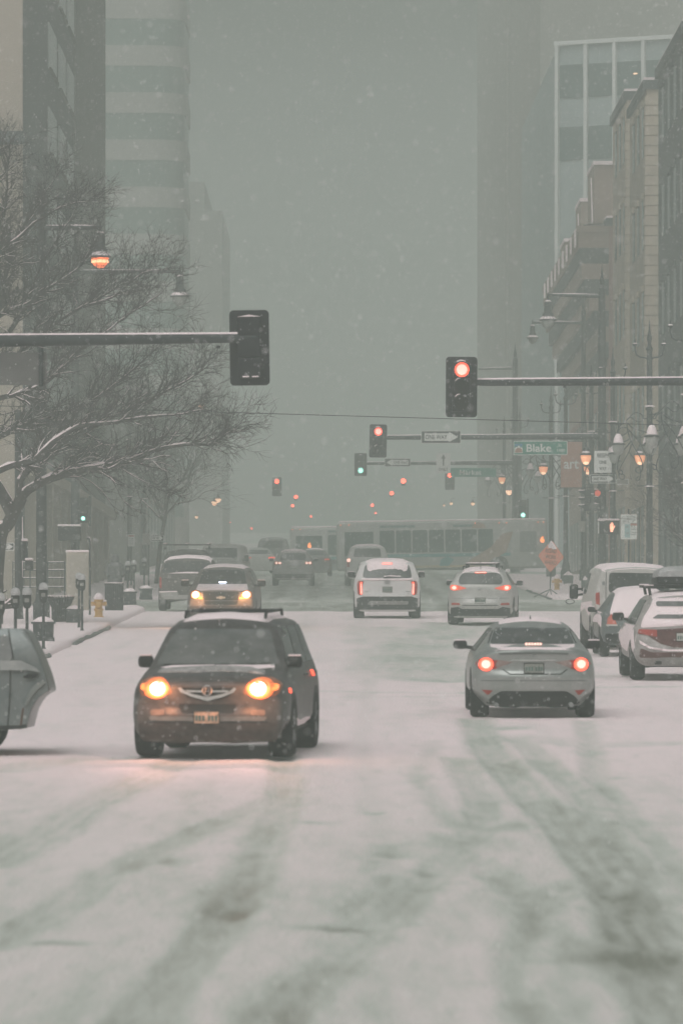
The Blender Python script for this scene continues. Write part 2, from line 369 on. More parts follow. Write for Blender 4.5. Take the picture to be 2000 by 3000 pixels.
pavement(7.9, 40, 120, 184); pavement(7.9, 40, 209, 296); pavement(7.9, 40, 324, 700)
pavement(-40, -6.15, 20, 92); pavement(8.2, 40, 20, 96)
def jk(p0, p1, n=14): return [(p0[0]+(p1[0]-p0[0])*i/n+random.uniform(-.04, .04), p0[1]+(p1[1]-p0[1])*i/n) for i in range(n+1)]
kerb(jk((-6.13, 113), (-6.13, 122))); kerb(jk((-6.12, 133), (-6.12, 154))); kerb(jk((7.88, 196+14), (7.88, 236)))

# falling snow and air
def haze():
    mb = MB(); mb.box((0, 480, 22), (520, 1060, 100)); o = mb.build('haze', None, None, False)
    m = bpy.data.materials.new('haze_air'); m.use_nodes = True; n = m.node_tree; n.nodes.clear()
    v = n.nodes.new('ShaderNodeVolumePrincipled'); v.inputs['Color'].default_value = HAZE_C; v.inputs['Density'].default_value = HAZE_D
    v.inputs['Anisotropy'].default_value = 0.0
    ou = n.nodes.new('ShaderNodeOutputMaterial'); n.links.new(v.outputs[0], ou.inputs['Volume'])
    o.data.materials.append(m); o['kind'] = 'stuff'; o['label'] = 'pale grey snow haze filling the air over the whole street'; o['category'] = 'haze'
haze()
def flakes(n=80000):
    rng = np.random.default_rng(3); t = rng.random(n); y = 24+(200-24)*t**.6
    x = (rng.random(n)-.5)*2*(.075*y+1.0); z = G(y)+rng.random(n)*(2.9+.125*y); r_ = .0028+.0050*rng.random(n)**2.5
    dirs = np.array([(1, 0, 0), (-1, 0, 0), (0, 1, 0), (0, -1, 0), (.25, 0, 1.6), (-.25, 0, -1.6)])
    V = np.stack([x, y, z], 1)[:, None, :]+dirs[None]*r_[:, None, None]
    fs = np.array([(0, 2, 4), (2, 1, 4), (1, 3, 4), (3, 0, 4), (2, 0, 5), (1, 2, 5), (3, 1, 5), (0, 3, 5)])
    Fc = (fs[None]+(np.arange(n)*6)[:, None, None]).reshape(-1, 3)
    me = bpy.data.meshes.new('falling_snow'); me.from_pydata(V.reshape(-1, 3).tolist(), [], Fc.tolist()); me.update()
    o = link('falling_snow', me, mat('flake', (.85, .84, .83), .8, nscale=2, namt=.02), None, False)
    tag(o, 'fine falling snowflakes filling the air above the street', 'snow', kind='stuff')
flakes()
#@@BUILD

# ------------------------------------------------------------------ vehicles
def round_open(pts, rad, n=3):
    out = [pts[0]]
    for i in range(1, len(pts)-1):
        a, b, c = Vector(pts[i-1]), Vector(pts[i]), Vector(pts[i+1]); r_ = rad[i]
        d1, d2 = a-b, c-b; q1, q2 = min(r_, d1.length*.48), min(r_, d2.length*.48)
        p1 = b+(d1.normalized()*q1 if d1.length > 1e-6 else d1); p2 = b+(d2.normalized()*q2 if d2.length > 1e-6 else d2)
        for j in range(n+1):
            t = j/n; out.append(tuple(p1*(1-t)**2+b*2*t*(1-t)+p2*t*t))
    out.append(pts[-1]); return out
def lerp_table(tab, z):
    if z <= tab[0][0]: return tab[0][1]
    for (a, p), (b, q) in zip(tab[:-1], tab[1:]):
        if z <= b: return p+(q-p)*(z-a)/(b-a)
    return tab[-1][1]
RAD = [0, .07, .10, .16, .06, .16, 0]
class Car:
    def __init__(s, name, label, cat, x, y, face='away', yaw=0, L=4.6, W=1.85, st=None, paint=None, rear=((0, 0), (2, 0)), front=((0, 0), (2, 0)),
                 bow=(.10, .16), wheel=(.35, .24), axles=(.82, .80), group=None, track=None, fil=.07, zoff=0.0):
        s.L, s.W = L, W; s.root = empty(name, (x, y, G(y)+zoff)); tag(s.root, label, cat, group)
        th = R(yaw+(180 if face == 'toward' else 0))
        s.root.rotation_euler = (Matrix.Rotation(math.atan(K), 3, 'X') @ Matrix.Rotation(th, 3, 'Z')).to_euler()
        # stations -> dense loft
        rows = []; st = sorted(st); 
        yl = []
        y0, y1 = st[0][0], st[-1][0]
        N = 44
        for i in range(N+1): yl.append(y0+(y1-y0)*i/N)
        def at(yy):
            for a, b in zip(st[:-1], st[1:]):
                if yy <= b[0]+1e-9:
                    t = (yy-a[0])/(b[0]-a[0]); return [p+(q-p)*t for p, q in zip(a, b)]
            return list(st[-1])
        def ring(p):
            _, zb, wb, zs, ws, zm, zbelt, wbelt, zr, wr, zt = p
            pts = [(0, zb), (wb, zb), (ws, zs), (ws, zm), (wbelt, zbelt), (wr, zr), (wr*.55, zr+(zt-zr)*.75), (0, zt)]
            q = round_open(pts, [0, .07, .10, .14, .05, .13, .3, 0])
            return q+[(-a, b) for a, b in q[-2:0:-1]]
        for yy in yl: rows.append((yy, ring(at(yy))))
        def inset(r, d):
            cz = (min(p[1] for p in r)+max(p[1] for p in r))/2
            out = []
            for x_, z_ in r:
                l = math.hypot(x_, z_-cz) or 1; k = max(0.0, 1-d/l); out.append((x_*k, cz+(z_-cz)*k))
            return out
        def scale(r, k):
            cz = (min(p[1] for p in r)+max(p[1] for p in r))/2; return [(x_*k, cz+(z_-cz)*k) for x_, z_ in r]
        def cap(yy, r, sg):
            o = []
            for a in (25, 50, 75, 90): o.append((yy+sg*(fil*math.sin(R(a))-fil), inset(r, fil*(1-math.cos(R(a))))))
            b = o[-1]
            for k in (.93, .85, .74, .62, .5, .38, .26, .13, .02): o.append((b[0], scale(b[1], k)))
            return o
        front_cap = cap(y1, rows[-1][1], 1); rear_cap = cap(y0, rows[0][1], -1)
        rows[0] = (y0+fil, rows[0][1]); rows[-1] = (y1-fil, rows[-1][1])
        rows = [q for q in rows if y0+fil <= q[0] <= y1-fil]
        allr = rear_cap[::-1]+rows+front_cap
        vs = []; n = len(allr[0][1])
        hw = W/2
        for yy, r in allr:
            for x_, z_ in r:
                k = min(1.3, abs(x_)/hw)**2.4
                wr_ = max(0, 1-(yy-y0)/.95); wr_ = wr_*wr_*(3-2*wr_)
                wf_ = max(0, 1-(y1-yy)/.95); wf_ = wf_*wf_*(3-2*wf_)
                vs.append((x_, yy+wr_*(lerp_table(rear, z_)+bow[0]*k)-wf_*(lerp_table(front, z_)+bow[1]*k), z_))
        fs = [(i*n+j, i*n+(j+1) % n, (i+1)*n+(j+1) % n, (i+1)*n+j) for i in range(len(allr)-1) for j in range(n)]
        fs += [tuple(range(n-1, -1, -1)), tuple((len(allr)-1)*n+j for j in range(n))]
        mb = MB(); mb.add(vs, fs); s.body = mb.build('body', paint, s.root, True, 50)
        bm = bmesh.new(); bm.from_mesh(s.body.data); s.bvh = BVHTree.FromBMesh(bm); bm.free()
        if wheel:
            r_, wd = wheel
            for yy in (-L/2+axles[0], L/2-axles[1]):
                for sg in (-1, 1): s.wheel(sg*((track or W/2)-.012), yy, r_, wd, sg)
    def wheel(s, xo, yy, r_, wd, sg):
        mb = MB(); i = -sg*wd
        pr = [(r_*.62, 0), (r_*.66, .012), (r_*.90, .012), (r_*.97, -.02), (r_, -.055), (r_, -wd+.055), (r_*.97, -wd+.02), (r_*.9, -wd), (r_*.6, -wd)]
        mb.lathe([(a, sg*b) for a, b in pr], (xo, yy, r_), 28, 'X'); w_ = mb.build('wheel', M_TYRE, s.root)
        mb = MB(); mb.lathe([(.05, -.02*sg), (.05, 0), (.07, -.03*sg)], (xo, yy, r_), 14, 'X')
        mb.lathe([(r_*.55, -.05*sg), (r_*.63, .004*sg), (r_*.60, -.03*sg)], (xo, yy, r_), 24, 'X')
        for k in range(5):
            a = R(72*k+10); d = Vector((0, math.cos(a), math.sin(a)))
            mb.tube([Vector((xo-.03*sg, yy, r_))+d*.04, Vector((xo-.015*sg, yy, r_))+d*r_*.6], [.035, .028], 6)
        mb.build('rim', M_RIM, w_)
        # dark arch opening around the wheel
        poly = [(yy+(r_+.07)*math.cos(R(t)), r_+(r_+.07)*math.sin(R(t))) for t in range(-20, 201, 12)]
        s.patch('wheel_arch', poly, 'right' if sg > 0 else 'left', M_DARK, off=-.004+.008, thick=.02, grid=.15)
    def proj(s, a, b, side):
        if side == 'rear': o, d = Vector((a, -20, b)), Vector((0, 1, 0))
        elif side == 'front': o, d = Vector((-a, 20, b)), Vector((0, -1, 0))
        elif side == 'left': o, d = Vector((-20, a, b)), Vector((1, 0, 0))
        elif side == 'right': o, d = Vector((20, a, b)), Vector((-1, 0, 0))
        else: o, d = Vector((a, b, 20)), Vector((0, 0, -1))
        h = s.bvh.ray_cast(o, d)
        if h[0] is None:
            # just outside the outline: take the depth of the nearest body point seen from this side
            for q in range(1, 30):
                k = 1-q*.012
                if side in ('rear', 'front'): o2 = Vector((o.x*k, o.y, .8+(o.z-.8)*k))
                elif side in ('left', 'right'): o2 = Vector((o.x, o.y*k, .8+(o.z-.8)*k))
                else: o2 = Vector((o.x*k, o.y*k, o.z))
                h = s.bvh.ray_cast(o2, d)
                if h[0] is not None: break
        dist = (h[0]-o).dot(d) if h[0] is not None else 18.0
        return o+d*dist, d
    def patch(s, name, poly, side, m, off=.008, thick=.03, grid=.08, parent=None, bumpy=0, label=None):
        bm = bmesh.new(); vs = [bm.verts.new((a, b, 0)) for a, b in poly]
        bm.faces.new(vs)
        ax = [p[0] for p in poly]; bx = [p[1] for p in poly]
        for lo, hi, nrm, mk in ((min(ax), max(ax), (1, 0, 0), lambda t: (t, 0, 0)), (min(bx), max(bx), (0, 1, 0), lambda t: (0, t, 0))):
            k = int((hi-lo)/grid)
            for i in range(1, k+1):
                t = lo+(hi-lo)*i/(k+1)
                bmesh.ops.bisect_plane(bm, geom=bm.verts[:]+bm.edges[:]+bm.faces[:], plane_co=mk(t), plane_no=nrm)
        bmesh.ops.triangulate(bm, faces=[f for f in bm.faces if len(f.verts) > 4])
        bm.verts.index_update(); V = [v.co.copy() for v in bm.verts]; Fc = [[v.index for v in f.verts] for f in bm.faces]
        be = [(e.verts[0].index, e.verts[1].index) for e in bm.edges if len(e.link_faces) == 1]
        bset = set(i for e in be for i in e); bm.free()
        top, bot = [], []
        for i, q in enumerate(V):
            p, d = s.proj(q.x, q.y, side)
            o = off
            if bumpy: o = off+bumpy*(.65+.6*noise.noise(Vector((q.x*3.1, q.y*3.1, len(poly)*.7)))) if i not in bset else off*.3
            top.append(p-d*o); bot.append(p-d*(off-thick)+d*0)
        n = len(V); mb = MB(); mb.add(top+bot, Fc+[[i+n for i in f[::-1]] for f in Fc]+[(a, b, b+n, a+n) for a, b in be])
        o = mb.build(name, m, parent or s.root, True, 45)
        if label: o['label'] = label
        return o
    def pair(s, name, poly, side, m, **k):
        return [s.patch(name, poly, side, m, **k), s.patch(name, [(-a, b) for a, b in poly[::-1]], side, m, **k)]
    def add(s, name, mb, m, parent=None): return mb.build(name, m, parent or s.root)
    def mirrors(s, xo, y, z, sx=.24, sz=.17, m=None, pm=None):
        for sg in (-1, 1):
            mb = MB(); mb.rbox((sg*(xo+sx/2), y, z), (sx, .13, sz), .05)
            mb.tube([(sg*(xo-.14), y, z-sz*.4), (sg*(xo+.05), y, z-sz*.25)], .03, 6); o = s.add('mirror', mb, m or M_DARK)
            sn = MB(); sn.rbox((sg*(xo+sx/2), y, z+sz/2+.006), (sx*.8, .10, .022), .01); sn.build('snow_cap', M_SNOW, o)
    def plate(s, z, side='rear', w_=.30, h=.15, yoff=.02, x=0, m=None):
        p, d = s.proj(x, z, side); p = p-d*yoff; sg = -1 if side == 'rear' else 1
        mb = MB(); mb.rbox((p.x, p.y, z), (w_, .012, h), .005); o = s.add('licence_plate', mb, m or mat('plate_pale', (.50, .50, .46), .5, nscale=30, namt=.15))
        mb = MB()
        for i, t in enumerate((-.38, -.24, -.10, .12, .26, .39)):
            mb.box((p.x+t*w_, p.y+sg*.009, z-.01), (w_*.085, .006, h*.42))
        mb.build('plate_marks', mat('plate_ink', (.09, .15, .13), .6, nscale=30, namt=.3), o, False)
        fr = MB()
        for dx, dz, a, b in ((0, h/2, w_+.02, .01), (0, -h/2, w_+.02, .01), (-w_/2, 0, .01, h), (w_/2, 0, .01, h)): fr.box((p.x+dx, p.y+sg*.006, z+dz), (a, .014, b))
        fr.build('plate_frame', M_DARK, o, False)
        return o

def st_suv(L, W, H, belt=1.05, hood=1.0, hl=1.0, wl=.75, zb=.30, roofw=.62, roof_drop=.06, bo=.035):
    h = W/2; hb = h-bo
    return [(-L/2, zb+.01, h-.20, zb+.13, h-.03, belt-.2, belt, hb, H-.12, roofw*h*1.02, H-roof_drop),
            (-L/2+.5, zb+.07, h-.30, zb+.24, h, belt-.2, belt, hb, H-.09, roofw*h*1.05, H-.02),
            (-.2, zb+.09, h-.14, zb+.16, h, belt-.2, belt, hb, H-.08, roofw*h*1.05, H),
            (L/2-hl-wl, zb+.09, h-.14, zb+.16, h, belt-.2, belt, hb, H-.12, roofw*h, H-.04),
            (L/2-hl, zb+.09, h-.14, zb+.16, h, belt-.2, belt-.02, hb, hood+.02, h*.86, hood+.07),
            (L/2-.35, zb+.06, h-.30, zb+.24, h, belt-.26, min(belt-.1, hood-.08), hb, hood-.06, h*.80, hood-.01),
            (L/2, zb+.0, h-.20, zb+.13, h-.05, belt-.36, hood-.26, hb-.04, hood-.13, h*.79, hood-.09)]
def side_windows(c, belt, top, ys_, m=None):
    """ys_: list of (y0,y1,y2,y3): bottom rear, bottom front, top front, top rear"""
    for a, b, d, e in ys_:
        for sd_ in ('left', 'right'):
            c.patch('side_window', roundp([(a, belt), (b, belt), (d, top), (e, top)], .05), sd_, m or M_GLASS, grid=.2)
def rails(c, x, y0, y1, z, m=None):
    for sg in (-1, 1):
        mb = MB(); mb.tube([(sg*x, y0, z-.07), (sg*x, y0+.08, z), (sg*x, y1-.08, z), (sg*x, y1, z-.07)], .02, 6); c.add('roof_rail', mb, m or M_DARK)

# --- the dark crossover coming towards us with glowing headlamps
P_TAUPE = snowy('paint_dark_taupe', (.022, .022, .021), .13, .42, .1, 6, .25, .50)
c = Car('suv', 'dark grey snow-dusted crossover with glowing headlamps driving towards us in front', 'car', X(606, 69)+.22, 71.4, 'toward', -5.2, 4.8, 1.94,
        st_suv(4.8, 1.92, 1.72, 1.08, 1.06, 1.05, .85, .21, .70, bo=.09), P_TAUPE,
        rear=((.5, .0), (1.05, .1), (1.7, .4)), front=((.2, .10), (.36, .0), (.55, .0), (.62, .05), (.9, .06), (1.0, .09)), bow=(.12, .17), wheel=(.37, .29), axles=(.95, .98))
c.patch('windshield', roundp([(-.76, 1.13), (.76, 1.13), (.585, 1.56), (-.585, 1.56)], .06), 'front', snowy('windscreen_frosted', (.030, .045, .042), .22, .2, 0, 1.6, .5, .45), grid=.1)
mb = MB()
for t in range(24):
    pass
c.patch('wiper', [(-.66, 1.125), (.1, 1.14), (.1, 1.152), (-.66, 1.14)], 'front', M_DARK, off=.03, thick=.03, grid=.3)
c.patch('wiper', [(-.02, 1.128), (.66, 1.145), (.66, 1.158), (-.02, 1.141)], 'front', M_DARK, off=.03, thick=.03, grid=.3)
c.patch('windshield_snow', [(-.70, 1.10), (-.5, 1.085), (-.1, 1.09), (.2, 1.08), (.55, 1.09), (.72, 1.10), (.70, 1.14), (.45, 1.135), (.2, 1.15), (.0, 1.14), (-.3, 1.15), (-.5, 1.135)], 'front', M_SNOW, off=.02, thick=.05, grid=.06, bumpy=.02)
c.patch('roof_snow', roundp([(-.56, -1.9), (.56, -1.9), (.54, .42), (-.54, .42)], .15), 'top', M_SNOW, off=.03, thick=.06, grid=.14, bumpy=.02)
c.patch('hood_snow', roundp([(-.62, 1.55), (-.2, 1.42), (.3, 1.5), (.66, 1.45), (.70, 1.75), (.2, 1.95), (-.3, 1.82), (-.66, 1.9)], .1), 'top', snowy('thin_snow', (.10, .095, .09), .75, .8, 0, 9, 0, .50), off=.012, thick=.03, grid=.1, bumpy=.01)
rails(c, .50, -1.7, .35, 1.765)
for yy in (-1.2, -.25): mb = MB(); mb.rbox((0, yy, 1.765), (.98, .07, .035), .012); c.add('roof_bar', mb, M_DARK)
grille = c.patch('grille', roundp([(-.35, .875), (.34, .875), (.27, .77), (.0, .70), (-.27, .77)], .03), 'front', M_BLACK, off=.012)
c.patch('chrome_bar', [(-.36, .875), (-.33, .825), (-.20, .77), (0, .715), (.20, .77), (.33, .825), (.355, .875), (.32, .88), (.27, .835), (.17, .80), (0, .765), (-.17, .80), (-.27, .835), (-.32, .88)], 'front', M_CHROME, off=.03, thick=.03, parent=grille)
c.patch('chrome_strip', [(-.27, .85), (-.05, .845), (-.05, .822), (-.24, .822)], 'front', M_CHROME, off=.03, parent=grille)
c.patch('chrome_strip', [(.05, .845), (.27, .85), (.24, .822), (.05, .822)], 'front', M_CHROME, off=.03, parent=grille)
p_, _ = c.proj(0, .84, 'front'); mb = MB(); ring = [(p_.x+.055*math.cos(R(t)), p_.y+.045, .84+.062*math.sin(R(t))) for t in range(0, 361, 20)]
mb.tube(ring, .010, 6); mb.tube([(-.03, p_.y+.045, .80), (-.012, p_.y+.045, .88)], .008, 5); mb.tube([(.03, p_.y+.045, .80), (.012, p_.y+.045, .88)], .008, 5); mb.tube([(-.02, p_.y+.045, .835), (.02, p_.y+.045, .835)], .007, 5)
mb.build('emblem', M_RIM, grille)
for sg in (-1, 1):
    q = lambda pts: [(sg*a, b) for a, b in (pts if sg > 0 else pts[::-1])]
    hh = c.patch('headlight', roundp(q([(.42, .80), (.60, .76), (.84, .78), (.89, .92), (.74, 1.01), (.48, .95)]), .05), 'front', M_HEADHOUSE, off=.01, grid=.07)
    c.patch('outer_bloom_disc', disc(sg*.635, .87, .165, .132), 'front', mat('headlamp_outer_bloom', (1, .3, .1), .4, em=.32, emcol=(1, .15, .04)), off=.018, thick=.02, grid=.05, parent=hh)  # emissive discs stand for the bloom around the bulb, no separate lenses
    c.patch('bloom_disc', disc(sg*.625, .867, .132, .112), 'front', M_HEADBLOOM, off=.022, thick=.02, grid=.05, parent=hh)
    c.patch('bulb', disc(sg*.615, .865, .094, .084), 'front', M_HEAD, off=.034, thick=.02, grid=.05, parent=hh)
    c.patch('turn_lens', roundp(q([(.77, .84), (.84, .85), (.85, .91), (.78, .93)]), .02), 'front', M_AMBER, off=.022, thick=.02, parent=hh)
    c.patch('fog_lamp', roundp(q([(.52, .545), (.70, .535), (.70, .61), (.53, .615)]), .03), 'front', mat('fog_lens', (.20, .15, .12), .3, nscale=14, namt=.2), off=.008)
    c.patch('air_intake', roundp(q([(.48, .40), (.76, .42), (.74, .47), (.48, .455)]), .02), 'front', M_BLACK, off=.008)
c.patch('lower_grille', roundp([(-.36, .68), (.36, .68), (.32, .57), (-.32, .57)], .03), 'front', M_BLACK, off=.008)
c.patch('bumper_trim', roundp([(-.70, .475), (.70, .475), (.72, .53), (-.72, .53)], .02), 'front', mat('bumper_trim', (.20, .20, .19), .35, .5, nscale=9, namt=.2), off=.02)
c.patch('lower_bumper', [(-.92, .45), (.92, .45), (.92, .34), (.80, .22), (.3, .20), (0, .215), (-.35, .20), (-.80, .22), (-.92, .34)], 'front', mat('salted_plastic', (.055, .05, .048), .8, nscale=12, namt=.35), off=.012)
c.plate(.52, 'front', .31, .155, .05, m=mat('plate_orange', (.55, .36, .25), .5, nscale=18, namt=.35))
c.mirrors(.83, .95, 1.16, .19, .15)
side_windows(c, 1.12, 1.58, [(-2.0, -1.25, -1.15, -1.75), (-1.15, -.1, -.15, -1.05), (0, 1.0, .42, -.05)])
for yy in (-.1, -1.15):
    for sg in (-1, 1): mb = MB(); mb.rbox((sg*.955, yy-.2, .98), (.05, .18, .03), .01); c.add('door_handle', mb, P_TAUPE)
c.patch('side_marker', roundp([(1.75, .80), (1.84, .80), (1.84, .86), (1.75, .86)], .02), 'left', M_RED_ON, off=.02)
c.patch('side_marker', disc(-1.2, .97, .04), 'left', M_RED_ON, off=.04)
c.patch('sill_snow', [(-1.2, .36), (1.2, .36), (1.15, .47), (.6, .43), (.0, .45), (-.7, .43)], 'left', M_SNOW, off=.015, grid=.2)
for (a, b) in ((-1, 0), (1, 0)):
    ld = bpy.data.lights.new('headlight_beam', 'SPOT'); ld.energy = 120; ld.color = (1, .45, .42); ld.spot_size = R(42); ld.spot_blend = 1; ld.shadow_soft_size = .08
    lo = bpy.data.objects.new('headlight_beam', ld); COL.objects.link(lo); lo.parent = c.root; lo.location = (a*.62, 2.60, .84); lo.rotation_euler = (R(82), 0, 0)
    lp = bpy.data.lights.new('headlight_spill', 'POINT'); lp.energy = 13; lp.color = (1, .36, .16); lp.shadow_soft_size = .07
    l2 = bpy.data.objects.new('headlight_spill', lp); COL.objects.link(l2); l2.parent = c.root; l2.location = (a*.60, 2.62, .90)

# --- silver sedan driving away, brake lights on
P_SILVER = snowy('paint_silver', (.27, .295, .28), .22, .38, .55, 4, .4, .5)
sed = [(-2.4, .17, .60, .40, .85, .70, .87, .82, .97, .70, 1.03), (-2.2, .17, .70, .40, .90, .74, .92, .86, 1.01, .72, 1.07),
       (-1.72, .26, .76, .38, .915, .74, .93, .87, 1.04, .70, 1.09), (-.95, .28, .80, .36, .915, .74, .94, .88, 1.33, .55, 1.40), (-.2, .28, .80, .36, .915, .74, .94, .88, 1.37, .56, 1.45),
       (.55, .28, .80, .36, .915, .72, .93, .88, 1.33, .54, 1.42), (1.35, .28, .80, .36, .915, .70, .90, .87, .99, .74, 1.04), (2.1, .22, .78, .38, .90, .62, .78, .84, .85, .70, .90), (2.4, .26, .66, .42, .84, .55, .64, .78, .70, .62, .74)]
c = Car('sedan', 'silver sedan driving away with round brake lights lit, nearest car in the right lane', 'car', X(1563, 83.5), 85.9, 'away', 0, 4.8, 1.83, sed, P_SILVER,
        rear=((.2, .20), (.40, .04), (.62, .0), (.72, .05), (.95, .02), (1.0, .0), (1.06, .08)), bow=(.26, .24), wheel=(.335, .26), axles=(.80, .92))
c.patch('rear_window', roundp([(-.63, 1.085), (.63, 1.085), (.53, 1.315), (-.53, 1.315)], .05), 'rear', M_GLASS, grid=.07)
for sg in (-1, 1):
    c.patch('roof_pillar_trim', [(sg*.66, 1.09), (sg*.56, 1.33), (sg*.545, 1.32), (sg*.64, 1.09)][::sg], 'rear', M_DARK, off=.004, thick=.02)
    q = lambda pts: [(sg*a, b) for a, b in (pts if sg > 0 else pts[::-1])]
    tl = c.patch('taillight', roundp(q([(.55, .73), (.66, .705), (.80, .72), (.86, .80), (.80, .875), (.62, .865), (.50, .85), (.45, .80)]), .03), 'rear', M_RED_OFF, off=.008, grid=.06)
    c.patch('clear_lens', roundp(q([(.30, .83), (.55, .735), (.56, .80), (.52, .86)]), .03), 'rear', mat('clear_lens_red', (.30, .22, .20), .3, nscale=10, namt=.2), off=.012, parent=tl)
    c.patch('brake_lamp', disc(sg*.70, .795, .108, .098), 'rear', M_RED_ON, off=.02, thick=.02, grid=.05, parent=tl)
    c.patch('brake_lamp_core', disc(sg*.70, .797, .066, .062), 'rear', M_RED_CORE, off=.028, thick=.02, grid=.05, parent=tl)
    c.patch('reflector', q([(.60, .41), (.76, .42), (.68, .345), (.66, .345)]), 'rear', M_RED_OFF, off=.012)
c.patch('trunk_trim', roundp([(-.34, .845), (.34, .845), (.32, .865), (-.32, .865)], .008), 'rear', M_CHROME, off=.02)
c.patch('trunk_shut_line', [(-.46, .72), (-.36, .645), (.40, .645), (.50, .72), (.485, .725), (.39, .66), (-.35, .66), (-.445, .725)], 'rear', M_BLACK, off=.005, thick=.02)
c.patch('spoiler_lip', [(-.52, .965), (0, .985), (.52, .965), (.50, .935), (0, .95), (-.50, .935)], 'rear', mat('silver_dark', (.15, .165, .155), .4, .4, nscale=4, namt=.1), off=.02, thick=.03)
c.patch('trunk_snow', [(-.60, 1.00), (0, 1.015), (.60, 1.00), (.63, 1.08), (-.63, 1.08)], 'rear', M_SNOW, off=.03, thick=.05, grid=.07, bumpy=.02)
c.patch('roof_snow', roundp([(-.47, -.85), (.47, -.85), (.44, .6), (-.44, .6)], .12), 'top', M_SNOW, off=.015, thick=.04, grid=.12, bumpy=.012)
df = c.patch('diffuser', roundp([(-.48, .40), (.48, .40), (.60, .33), (.70, .22), (.50, .16), (.28, .145), (.2, .165), (-.2, .165), (-.28, .145), (-.50, .16), (-.70, .22), (-.60, .33)], .03), 'rear', M_BLACK, off=.01, grid=.07)
c.patch('bumper_crease', [(-.84, .55), (.84, .55), (.84, .562), (-.84, .562)], 'rear', mat('silver_dark', (.15, .165, .155)), off=.004, thick=.02)
c.plate(.74, 'rear', .285, .145, .02, m=mat('plate_dim', (.26, .27, .24), .5, nscale=25, namt=.3))
mb = MB()
for i in range(6):
    p_, _ = c.proj((i-2.5)*.042, 1.06, 'rear'); mb.rbox((p_.x, p_.y-.03, 1.092), (.032, .04, .034), .006)
c.add('brake_light', mb, M_RED_CORE)
mb = MB(); mb.add([(-.015, -.75, 1.41), (.015, -.75, 1.41), (.012, -.55, 1.42), (-.012, -.55, 1.42), (0, -.78, 1.50), (0, -.72, 1.50)], [(0, 1, 4), (0, 4, 5, 3), (1, 2, 5, 4), (3, 2, 5), (0, 3, 2, 1)]); c.add('antenna', mb, M_DARK)
p_, _ = c.proj(0, .93, 'rear'); mb = MB(); mb.tube([(.05*math.cos(R(t)), p_.y-.012, .925+.03*math.sin(R(t))) for t in range(0, 361, 24)], .006, 5); mb.tube([(-.02, p_.y-.012, .905), (-.012, p_.y-.012, .945)], .005, 4); mb.tube([(.012, p_.y-.012, .905), (.02, p_.y-.012, .945)], .005, 4); mb.tube([(-.015, p_.y-.012, .922), (.015, p_.y-.012, .93)], .005, 4); c.add('emblem', mb, M_CHROME)
c.mirrors(.91, .72, 1.02, .21, .13)
side_windows(c, .965, 1.30, [(-1.35, -.25, -.3, -.85), (-.17, 1.0, .5, -.2)])
for sg in (-.55, .55):
    mb = MB(); mb.tube([(sg, -2.36, .20), (sg, -2.1, .20)], .035, 10); c.add('exhaust_pipe', mb, M_RIM)

# --- white three-row SUV with tall taillights
P_WHITE = snowy('paint_white', (.56, .545, .535), .55, .5, 0, 5, .3, .5)
c = Car('suv', 'white SUV driving away with tall vertical red taillights, beside the silver one with roof bars', 'car', X(1134, 168.9), 171.4, 'away', 0, 5.0, 1.98,
        st_suv(5.0, 1.98, 1.75, 1.18, 1.1, 1.1, .8, .20, .78, .05), P_WHITE, rear=((.3, .08), (.5, .0), (.68, .0), (.75, .08), (1.18, .12), (1.7, .42)), bow=(.16, .15), wheel=(.39, .30), axles=(.72, .9))
c.patch('rear_window', roundp([(-.74, 1.21), (.74, 1.21), (.66, 1.61), (-.66, 1.61)], .10), 'rear', M_GLASS, grid=.09)
c.patch('rear_wiper', [(-.12, 1.20), (.40, 1.22), (.40, 1.25), (-.12, 1.24)], 'rear', M_DARK, off=.03)
c.patch('wiper_snow', [(-.10, 1.24), (.0, 1.26), (.40, 1.25), (.40, 1.275), (.1, 1.29), (-.1, 1.275)], 'rear', M_SNOW, off=.04)
for sg in (-1, 1):
    q = lambda pts: [(sg*a, b) for a, b in (pts if sg > 0 else pts[::-1])]
    tl = c.patch('taillight', roundp(q([(.68, 1.10), (.84, 1.14), (.90, 1.05), (.88, .72), (.76, .70), (.74, 1.04)]), .04), 'rear', M_RED_OFF, off=.01, grid=.06)
    c.patch('light_bar', roundp(q([(.745, .73), (.80, .72), (.805, 1.04), (.78, 1.10), (.74, 1.08), (.755, 1.0)]), .02), 'rear', M_RED_ON, off=.02, grid=.06, parent=tl)
    c.patch('light_core', roundp(q([(.762, .75), (.785, .745), (.788, 1.03), (.768, 1.05)]), .01), 'rear', M_RED_CORE, off=.028, grid=.06, parent=tl)
c.patch('bumper', [(-.98, .58), (-.72, .66), (.72, .66), (.98, .58), (.98, .34), (.84, .21), (.1, .205), (-.1, .19), (-.84, .21), (-.98, .34)], 'rear', M_DARK, off=.012)
c.patch('skid_plate', roundp([(-.60, .42), (.62, .42), (.62, .52), (-.52, .53)], .03), 'rear', mat('skid_metal', (.27, .27, .26), .5, .4, nscale=8, namt=.15), off=.02)
c.patch('brake_light', roundp([(-.15, 1.625), (.15, 1.625), (.15, 1.66), (-.15, 1.66)], .01), 'rear', M_RED_ON, off=.03)
c.patch('brake_light_core', roundp([(-.13, 1.635), (.13, 1.635), (.13, 1.652), (-.13, 1.652)], .006), 'rear', M_RED_CORE, off=.04)
c.plate(.87, 'rear', .28, .15, .02, m=mat('plate_dim', (.2, .2, .2)))
p_, _ = c.proj(0, 1.07, 'rear'); mb = MB(); mb.tube([(.075*math.cos(R(t)), p_.y-.02, 1.08+.038*math.sin(R(t))) for t in range(0, 361, 24)], .008, 5); mb.tube([(-.03, p_.y-.02, 1.08), (.03, p_.y-.02, 1.08)], .007, 4); c.add('emblem', mb, M_RIM)
